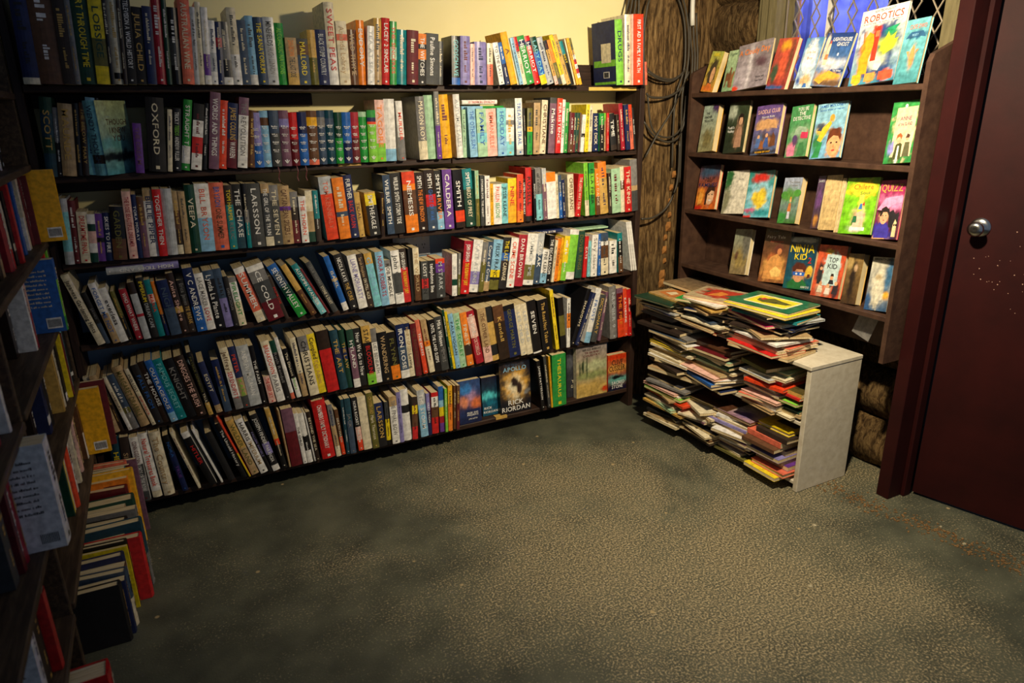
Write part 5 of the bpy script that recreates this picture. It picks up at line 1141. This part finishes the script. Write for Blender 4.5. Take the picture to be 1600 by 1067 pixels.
disp(G2, 3, 1008, 1030, 1050, 150, .03, (q(226, 200, 150), q(216, 190, 140)), [], [], 'c', 'slim cream book edge next to the lime green cover, third display ledge')
disp(G2, 3, 1035, 1228, 1105, 152, .012, (q(140, 214, 40), q(120, 200, 30)), [(.55, .8, .42, .14, q(246, 214, 50), 9), (.55, .6, .08, .16, q(246, 220, 70), 8), (.55, .28, .22, .2, q(244, 190, 160), 5), (.45, .22, .1, .08, q(40, 110, 50), 7), (.5, .1, .24, .06, q(240, 230, 210), 7), (.56, .48, .06, .06, q(60, 130, 200), 6)], [EL(.55,.8,.4,.13,(246,216,50),18), PO([(.48,.7),(.62,.7),(.62,.36),(.48,.36)], (246,224,90)), PO([(.4,.1),(.74,.1),(.7,.3),(.62,.42),(.48,.38),(.42,.26)], (242,196,168)), PO([(.38,.2),(.52,.2),(.5,.32),(.4,.32)], (40,110,70)), PO([(.5,.44),(.62,.44),(.6,.54),(.54,.54)], (60,130,200)), PO([(.34,.06),(.8,.06),(.8,.12),(.34,.12)], (246,244,230)), PO([(.6,.52),(.66,.58),(.68,.5)], (226,60,60)), ('Chilere', .55, .84, .6, .09, 'o'), ('Soul', .62, .73, .3, .05, 'g')], 'lg', 'lime green book with a yellow speech bubble on the third display ledge')
disp(G2, 3, 1245, 1392, 1300, 165, .012, (q(190, 50, 110), q(60, 40, 60)), [(.6, .62, .5, .12, q(246, 150, 200), 4), (.35, .38, .2, .14, SK, 8), (.35, .48, .22, .09, q(40, 26, 20), 8), (.35, .1, .4, .16, q(60, 50, 150), 7), (.82, .25, .14, .2, q(40, 36, 36), 6), (.85, .18, .07, .08, q(220, 190, 140), 6), (.3, .02, .3, .05, SK, 7)], [PO([(.02,.5),(.3,.7),(.96,.74),(.96,.62),(.6,.58),(.4,.48)], (250,160,206)), PO([(.5,.56),(.56,.46),(.7,.5),(.8,.42),(.94,.46),(.96,.2),(.6,.2)], (36,30,36)), PO([(.06,.02),(.1,.2),(.26,.3),(.48,.28),(.64,.18),(.66,.02)], (60,50,160)), EL(.36,.38,.16,.13,(226,170,130)), PO([(.18,.4),(.22,.52),(.38,.56),(.52,.5),(.54,.4),(.46,.46),(.3,.46),(.24,.38)], (36,24,20)), EL(.3,.4,.022,.01,(30,20,20),8), EL(.43,.4,.022,.01,(30,20,20),8), EL(.37,.32,.04,.01,(170,80,70),8), PO([(.78,.04),(.94,.04),(.92,.28),(.84,.34),(.78,.24)], (226,196,150)), EL(.83,.24,.03,.02,(30,26,26),8), EL(.9,.24,.03,.02,(30,26,26),8), ('QUIZZ', .5, .87, .86, .12, 'gd')], 'hp', 'hot pink book with a dark haired boy in blue, right end of third ledge')
disp(G2, 4, 355, 450, 400, 468, .025, (q(150, 160, 140), q(150, 130, 90)), [(.5, .35, .5, .2, q(160, 140, 80), 3), (.85, .7, .3, .3, q(110, 110, 100), 4), (.3, .4, .1, .1, q(110, 80, 60), 5)], [], 'w', 'pale book with a misty green landscape, first on the lowest display ledge')
disp(G2, 4, 535, 688, 585, 455, .02, (q(60, 54, 44), q(150, 90, 50)), [(.5, .25, .42, .2, q(230, 170, 90), 4), (.5, .42, .24, .1, q(200, 110, 60), 4), (.6, .6, .2, .08, q(110, 60, 50), 4)], [PO([(.14,.06),(.2,.3),(.36,.46),(.6,.52),(.8,.42),(.86,.24),(.9,.06)], (226,160,86)), PO([(.4,.2),(.6,.3),(.84,.22),(.8,.12),(.5,.1)], (250,206,120)), EL(.66,.56,.09,.06,(206,130,80)), ('Rowan', .3, .93, .4, .04, 'gy'), ('Fairy Tale', .45, .82, .7, .05, 'w'), ('Adventure', .5, .74, .5, .035, 'sal')], 'dk', 'dark brown book with a glowing crouching figure on the lowest display ledge')
disp(G2, 4, 690, 855, 740, 515, .018, (q(20, 60, 90), q(16, 90, 110)), [(.5, .26, .22, .16, q(190, 140, 100), 8), (.5, .40, .24, .1, q(90, 40, 24), 7), (.48, .29, .2, .04, q(40, 100, 190), 9), (.85, .34, .14, .1, q(230, 180, 60), 7), (.4, .08, .4, .1, q(30, 110, 50), 5), (.5, .94, .4, .04, q(190, 200, 210), 4)], [PO([(.2,.02),(.16,.12),(.36,.2),(.66,.2),(.84,.1),(.8,.02)], (34,110,56)), EL(.5,.27,.19,.14,(206,150,110)), PO([(.28,.26),(.26,.42),(.38,.5),(.62,.5),(.74,.42),(.7,.3),(.62,.38),(.4,.38)], (86,36,22)), PO([(.3,.26),(.7,.26),(.72,.33),(.28,.33)], (40,100,196)), EL(.42,.295,.04,.02,(240,240,240),8), EL(.58,.295,.04,.02,(240,240,240),8), EL(.86,.36,.11,.1,(236,190,60)), PO([(.8,.22),(.92,.24),(.9,.3),(.82,.3)], (90,40,30)), PO([(.06,.9),(.3,.9),(.3,.97),(.1,.97)], (180,190,200)), PO([(.62,.9),(.92,.9),(.9,.97),(.66,.97)], (180,190,200)), ('NINJA', .5, .78, .86, .15, 'y'), ('KID', .48, .62, .44, .11, 'y'), ('2', .82, .56, .12, .11, 'r'), ('ANH DO', .8, .05, .3, .04, 'w')], 'n', 'dark blue NINJA KID book with a masked boy on the lowest display ledge')
disp(G2, 4, 862, 1028, 930, 565, .02, (q(226, 96, 56), q(206, 84, 54)), [(.55, .55, .3, .3, q(190, 216, 216), 12), (.2, .4, .1, .22, q(60, 50, 50), 6), (.3, .12, .14, .12, q(214, 150, 120), 5), (.6, .14, .12, .12, q(220, 180, 150), 5), (.85, .14, .1, .14, q(60, 40, 50), 5), (.62, .32, .1, .1, q(50, 40, 44), 5), (.45, .88, .16, .04, q(240, 200, 60), 6)], [PO([(.32,.22),(.86,.24),(.84,.82),(.34,.82)], (196,220,222)), PO([(.14,.24),(.28,.24),(.28,.5),(.16,.5)], (40,40,46)), EL(.22,.54,.05,.035,(226,170,130)), PO([(.2,.08),(.4,.08),(.38,.2),(.24,.22)], (226,214,190)), EL(.3,.25,.055,.04,(206,150,110)), PO([(.48,.06),(.68,.06),(.66,.18),(.52,.18)], (240,220,210)), EL(.58,.22,.055,.045,(226,170,130)), PO([(.74,.08),(.94,.08),(.92,.24),(.78,.24)], (50,40,50)), EL(.85,.28,.055,.04,(226,170,130)), EL(.66,.38,.06,.045,(226,170,130)), PO([(.56,.26),(.76,.26),(.72,.34),(.6,.34)], (40,40,50)), PO([(.6,.41),(.72,.41),(.7,.46),(.62,.46)], (50,30,20)), ('TOP', .6, .72, .32, .09, 'dgy'), ('KID', .6, .6, .34, .09, 'dgy')], 'ro', 'orange TOP KID book with a group of children on the lowest display ledge')
disp(G2, 4, 1050, 1140, 1115, 620, .034, (q(150, 120, 70), q(70, 50, 34)), [(.5, .5, .2, .4, q(40, 30, 26), 4), (.6, .72, .1, .06, q(206, 170, 130), 5), (.2, .8, .2, .1, q(190, 160, 100), 3)], [], 'gd', 'brown book with a dark standing figure and thick cream pages, lowest display ledge')
disp(G2, 4, 1197, 1332, 1255, 640, .012, (q(216, 210, 186), q(50, 90, 130)), [(.45, .4, .3, .34, q(226, 220, 196), 6), (.42, .62, .14, .06, q(200, 180, 140), 5), (.85, .7, .16, .3, q(60, 110, 150), 4), (.85, .3, .12, .08, q(240, 180, 60), 5), (.1, .1, .16, .2, q(50, 90, 140), 4)], [('BRENTFORD', .5, .96, .8, .04, 'dk')], 'c', 'cream and blue book with a furry white creature, right end of the lowest display ledge')

# ------------------------------------------------------------------ flat picture books in piles on the white unit
STK = []
def pile(cx, cy, z, cols, place_txt, seed, xf=2.10, sz=(0.21, 0.29), th=(0.006, 0.016), tops=None):
    rnd = random.Random(seed); n = len(cols)
    for i, code in enumerate(cols):
        w = rnd.uniform(0.17, 0.22); l = rnd.uniform(sz[0], sz[1]); t = rnd.uniform(*th)
        a, b = (code.split('/') + [None])[:2] if '/' in code else (code, code)
        hard = rnd.random() < 0.4; mb = MB(); e = 0.0022 if hard else 0.0008; c = pal(a)
        mb.box((-w / 2, -l / 2, t - e), (w / 2, l / 2, t), c); mb.box((-w / 2, -l / 2, 0), (w / 2, l / 2, e), c)
        ss = rnd.random() < 0.35
        if ss: mb.box((-w / 2, -l / 2, e), (-w / 2 + e, l / 2, t - e), pal(b))
        else: mb.box((w / 2 - e, -l / 2, e), (w / 2, l / 2, t - e), pal(b))
        o = obj('picture_book', mb.mesh('picture_book', M_GLOSS if rnd.random() < 0.5 else M_MATTE))
        pg = MB(); u = 0.003 if hard else 0.0006; pg.box((-w / 2 + (e if ss else u), -l / 2 + u, e), (w / 2 - u - (0 if ss else e), l / 2 - u, t - e)); part('page_block', pg, M_PAGES, o)
        if i == n - 1 and tops:
            base, blobs, pol = tops; am = art_mesh(l, w, base, blobs); k = part('cover_picture', am, M_GLOSS, o); KM = Matrix(((0, 0, 1, -w / 2), (-1, 0, 0, l / 2), (0, -1, 0, t + 0.0004), (0, 0, 0, 1))); k.matrix_local = KM
            if pol:
                pm = MB()
                for n_, (_, pts, c_) in enumerate(pol): i0 = len(pm.v); pm.v += [(l * a_, -0.0005 - 0.00012 * n_, w * b_) for a_, b_ in pts]; pm.f.append(tuple(range(i0, i0 + len(pts)))); pm.c.append(c_)
                part('cover_print', pm, M_PRINT, o).matrix_local = KM
            # the picture's right runs towards the viewer's right (-y), its top towards the wall (+x)
        rz = rnd.gauss(0, 0.16); x = xf + w / 2 + rnd.uniform(-0.035, 0.035); y = cy + rnd.uniform(-0.025, 0.025)
        if cy < 1.87 and z < 0.5: rz = rnd.uniform(-0.04, 0.04); y = max(y, 1.7235 + l / 2 + w / 2 * abs(sin(rz)))
        if cy > 2.4 and z < 0.5: y = min(y, 2.45) if x + w / 2 > 2.15 else y; y = min(y, 2.552 - l / 2 - w / 2 * abs(sin(rz)))
        z += 0.0006
        o.matrix_world = Matrix.Translation((x, y, z)) @ Matrix.Rotation(rz, 4, 'Z') @ Matrix.Rotation(rnd.uniform(-0.008, 0.008) , 4, 'Y')
        z += t + 0.0004
        STK.append((o, a, i, n, place_txt, t, hard))
def cs(s): return s.split()
TA = ((q(90, 90, 90), q(60, 60, 70)), [(.5, .5, .3, .2, q(120, 116, 110), 4)], [])
TB = ((q(110, 70, 46), q(90, 56, 40)), [(.4, .6, .3, .2, q(150, 90, 60), 4), (.7, .3, .2, .15, q(60, 40, 34), 4)], [])
TC = ((q(120, 96, 60), q(90, 80, 40)), [(.5, .5, .3, .25, q(60, 56, 34), 4)], [])
TD = ((q(220, 210, 190), q(170, 130, 150)), [(.4, .6, .3, .2, q(230, 220, 210), 4), (.7, .3, .2, .2, q(120, 100, 150), 4)], [])
TE = ((q(236, 206, 30), q(220, 190, 30)), [], [PO([(.3, .3), (.9, .3), (.9, .9), (.3, .9)], (70, 60, 30))])
TOPG = ((q(24, 116, 80), q(20, 110, 74)), [], [PO([(.16, .24), (.2, .2), (.8, .2), (.84, .24), (.84, .78), (.8, .82), (.2, .82), (.16, .78)], (240, 232, 190)), PO([(.19, .25), (.81, .25), (.81, .77), (.19, .77)], (236, 220, 50)), PO([(.3, .4), (.42, .34), (.74, .44), (.78, .56), (.6, .62), (.44, .7), (.34, .6), (.26, .56)], (90, 92, 36)), PO([(.3, .5), (.36, .48), (.38, .62), (.3, .64)], (200, 70, 60)), PO([(.5, .42), (.6, .4), (.58, .52)], (46, 60, 36))])
TOPR = ((q(210, 190, 150), q(200, 180, 140)), [(.45, .55, .34, .34, q(190, 50, 34), 8), (.6, .5, .2, .16, q(226, 140, 60), 4), (.3, .6, .12, .12, q(60, 90, 60), 4)], [PO([(.24, .24), (.84, .24), (.84, .84), (.24, .84)], (190, 60, 40)), PO([(.3, .3), (.5, .34), (.56, .6), (.4, .7)], (226, 140, 60)), PO([(.56, .4), (.76, .36), (.72, .7)], (60, 100, 66))])
TOPF = ((q(226, 190, 130), q(210, 170, 110)), [(.5, .5, .3, .3, q(200, 110, 60), 4), (.3, .6, .16, .2, q(240, 220, 170), 4), (.7, .4, .2, .2, q(226, 160, 90), 4), (.97, .5, .06, .6, q(40, 100, 60), 9)], [PO([(.1, .2), (.5, .14), (.56, .5), (.3, .8), (.12, .6)], (216, 130, 66)), PO([(.2, .3), (.4, .26), (.42, .46), (.26, .54)], (244, 224, 180)), PO([(.5, .5), (.78, .36), (.8, .7), (.56, .8)], (226, 170, 100))])
pile(0, 2.56, 0.549, cs('tn br dk w sl w tn c k'), 'of the unit top pile by the post', 31, 2.22, tops=((q(130, 110, 90), q(170, 140, 100)), [], []))
pile(0, 2.52, 0.549, cs('tn mv k c n lgy dk tn mg c dg gd'), 'of the overhanging far pile on unit top', 32, 2.06, th=(.005, .011), tops=TOPF)
pile(0, 2.26, 0.549, cs('w ro tn dk c sl br k n tn c gd g w r'), 'of the middle pile on the unit top', 33, 2.09, th=(.006, .013), tops=TOPR)
pile(0, 1.95, 0.549, cs('tn r c sal dgy w gy tn dk k n hp lgy t y k y dg'), 'of the nearest pile on the unit top', 34, 2.09, sz=(.24, .31), th=(.007, .012), tops=TOPG)
pile(0, 2.47, 0.304, cs('tn c dk tn w c gd br c y k tn w sl gy dk lgy'), 'on the middle board, far end', 36, 2.05, th=(.009, .015), tops=TA)
pile(0, 2.20, 0.304, cs('n k dk b w pk tn c mg dg c mg tn m br br'), 'on the middle board, second pile', 37, 2.08, th=(.009, .014), tops=TB)
pile(0, 1.92, 0.304, cs('tn w sal pk w lgy c w ro r lgy c mg ol'), 'on the middle board, third pile', 38, 2.12, sz=(.16, .2), th=(.009, .016), tops=TC)
pile(0, 1.792, 0.304, cs('c tn dg k g lg b r gd'), 'on middle board against the near panel', 39, 2.15, sz=(.105, .125), th=(.009, .016), tops=TC)
pile(0, 2.48, 0.043, cs('m c tn sl k dt k gd mg c dg k ro tn lg w pk k gy sl'), 'on the lowest board, far end', 40, 2.04, th=(.008, .013), tops=TA)
pile(0, 2.23, 0.043, cs('br dk br tn c k c tn mv c tn c pk c tn ol'), 'on the lowest board, second pile', 41, 2.08, th=(.008, .013), tops=TB)
pile(0, 2.04, 0.043, cs('ol c k mv w c mv k w tn v c w br'), 'on the lowest board, third pile', 42, 2.09, sz=(.19, .22), th=(.009, .014), tops=TD)
pile(0, 1.84, 0.043, cs('y sal p pk v mv br sal dk y'), 'on the lowest board beside the side panel', 43, 2.11, sz=(.15, .18), th=(.014, .024), tops=TE)
# a price slip hanging behind the piles
mb = MB(); mb.box((0, 0, 0), (0.001, 0.08, 0.10), pal('gy')); o = obj('paper_slip', mb.mesh('paper_slip', M_PRINT), None, (2.40, 1.66, 0.62)); o.rotation_euler = (0.3, 0, 0); tag(o, 'grey paper slip hanging under the lowest display ledge', 'paper')

# ------------------------------------------------------------------ crumbs on the floor
def pebble(px, py, r, label, m=M_STONE):
    rr = ray(px, py); t_ = -EYE.z / rr.z; P = EYE + rr * t_; mb = MB(); rnd = random.Random(px); seg = 7; mb.v.append((0, 0, r * .75))
    for k, (zz, sc) in enumerate(((.55, .6), (.2, 1), (0, .85))):
        for j in range(seg): a = 2 * pi * j / seg; s_ = r * sc * rnd.uniform(.75, 1.2); mb.v.append((s_ * cos(a), s_ * sin(a) * .8, zz * r))
    for j in range(seg): mb.f.append((0, 1 + j, 1 + (j + 1) % seg)); mb.c.append(None)
    for k in range(2):
        for j in range(seg): a = 1 + k * seg; mb.f.append((a + j, a + seg + j, a + seg + (j + 1) % seg, a + (j + 1) % seg)); mb.c.append(None)
    o = obj('pebble', mb.mesh('pebble', m), None, P); tag(o, label, 'pebble')
pebble(1272, 821, .009, 'largest pale pebble on the floor in front of the white unit')
pebble(1266, 916, .008, 'yellowish crumb of stone alone on the open floor')
pebble(1507, 850, .008, 'pale crumb of stone nearest the maroon door')
pebble(1470, 823, .006, 'small stone in the dirt line left of the crumb by the door')
pebble(1308, 754, .005, 'tiny white stone at the foot of the white side panel')
mb = MB(); rnd = random.Random(9)
for k in range(420):     # dirt swept along the foot of the log wall and door
    t_ = rnd.random(); x = 2.30 + 0.12 * t_ + rnd.gauss(0, .03); y = 1.72 - 0.75 * t_ + rnd.gauss(0, .03); s_ = rnd.uniform(.0015, .005)
    a = rnd.uniform(0, 6); mb.box((-s_, -s_ * .7, 0), (s_, s_ * .7, s_ * .8), None, Matrix.Translation((x, y, 0)) @ Matrix.Rotation(a, 4, 'Z'))
o = obj('floor_dirt', mb.mesh('floor_dirt', noise_mat('brown_dirt', [(90, 66, 40), (150, 116, 74)], 60, 0.95, 0.2))); o['kind'] = 'stuff'; tag(o, 'line of brown dirt crumbs along the foot of the maroon door frame', 'dirt')

# ------------------------------------------------------------------ labels: each one has to single out its book
def cname(c): return PAL[c][0]
def describe(o, bd, hard, t, h):
    cols = []
    for f, c in bd:
        if cname(c) not in cols: cols.append(cname(c))
    size = 'slim' if t < 0.017 else ('thick' if t > 0.038 else '')
    tall = 'tall' if h > 0.235 else ('small' if h < 0.165 else '')
    adj = ' '.join(x for x in (tall, size) if x); k = 'hardback' if hard else 'paperback'
    return adj, cols, k
used = set(); byrow = {}
for rec in SEEN: byrow.setdefault(rec[7], []).append(rec)
def sortkey(r): m = r[0].matrix_world.translation; return (m.x if 'long' in r[5] else -m.y)
TENS = 'twenty thirty forty fifty sixty'.split()
ORD = 'first second third fourth fifth sixth seventh eighth ninth tenth'.split()
info = []
for row, recs in byrow.items():
    recs.sort(key=sortkey)
    for i, (o, bd, hard, t, h, where, title, _, lean) in enumerate(recs):
        adj, cols, k = describe(o, bd, hard, t, h); c1 = cols[0] if len(cols) == 1 else ' and '.join(cols[:2])
        nb = [describe(*recs[j][:5])[1][0] if 0 <= j < len(recs) else None for j in (i - 1, i + 1)]
        left = 'long' not in where; sh = where.replace('on the ', '').replace(' of the long bookcase', '') if not left else where
        W_ = ('%s %s' % (adj, c1)).strip(); cand = []
        tt = ' '.join(w for w in title.split()[:3])
        if tt: cand.append('%s %s lettered %s, %s' % (W_, k, tt, sh))
        lab3 = ' with %s' % cols[2] if len(cols) > 2 else ''
        cand.append('%s %s%s, %s' % (W_, k, lab3, sh))
        if left:
            if nb[1]: cand.append('%s %s%s beside a %s one, %s' % (W_, k, '', nb[1], sh))
            if nb[0] and nb[1]: cand.append('%s %s between %s and %s, %s' % (c1, k, nb[0], nb[1], sh))
        else:
            if nb[0]: cand.append('%s %s%s right of a %s one, %s' % (W_, k, lab3, nb[0], sh))
            if nb[1]: cand.append('%s %s%s left of a %s one, %s' % (W_, k, lab3, nb[1], sh))
            if nb[0] and nb[1]: cand.append('%s %s%s between %s and %s ones, %s' % (W_, k, '', nb[0], nb[1], sh))
            if i > 1 and i + 2 < len(recs): cand.append('%s %s between %s and %s, two from %s, %s' % (W_, k, nb[0], nb[1], describe(*recs[i + 2][:5])[1][0], sh))
        far = (describe(*recs[i - 2][:5])[1][0] if i > 1 else None, describe(*recs[i + 2][:5])[1][0] if i + 2 < len(recs) else None)
        if left and i > 0 and far[1]: cand.append('%s %s after %s, before %s then %s, %s' % (c1, k, nb[0], nb[1], far[1], sh))
        if not left and i > 1 and far[1]: cand.append('%s %s after %s and %s, before %s, %s' % (c1, k, far[0], nb[0], nb[1], sh))
        if i < 10: cand.append('%s %s, %s book from the far end, %s' % (c1, k, ORD[i], sh) if left else '%s %s, %s book from the left end, %s' % (W_, k, ORD[i], sh))
        elif len(recs) - i <= 10: cand.append('%s %s, %s book from the near end, %s' % (c1, k, ORD[len(recs) - 1 - i], sh) if left else '%s %s, %s book from the right end, %s' % (W_, k, ORD[len(recs) - 1 - i], sh))
        info.append([o, cand, ('spines on the %s of the long bookcase' % sh) if not left else (sh if 'floor' in sh else 'books ' + sh.replace(' of the near bay', ' near bay')), row, i, len(recs), W_, k, sh])
from collections import Counter
cnt = Counter(c for r in info for c in set(r[1]))
for (o, cand, grp, row, i, n, W_, k, sh) in info:
    pick = next((c for c in cand if cnt[c] == 1 and len(c.split()) <= 16 and c not in used), None)
    if not pick: pick = next((c for c in cand if cnt[c] == 1 and c not in used), None)
    if not pick: print('FALLBACK', row, i)
    if not pick: pick = '%s %s, number %d from the far left, %s' % (W_, k, i + 1, sh) if 'left' not in sh else '%s %s, number %d counting towards the viewer, %s' % (W_, k, i + 1, sh)
    w = pick.split(); pick = ' '.join(w[:15]); used.add(pick); tag(o, pick, 'book', grp)
for (o, a, i, n, pt, t, hard) in STK:
    pos = 'topmost' if i == n - 1 else ('bottom' if i == 0 else ('%s from top' % ORD[n - 1 - i] if n - 1 - i < 10 else '%s from bottom' % ORD[i]))
    lab = '%s flat %s book, %s %s' % ('thin' if t < 0.010 else 'thicker', cname(a), pos, pt)
    if len(lab.split()) > 16: lab = 'flat %s book, %s %s' % (cname(a), pos, pt)
    tag(o, lab, 'picture book', 'flat picture books ' + pt)
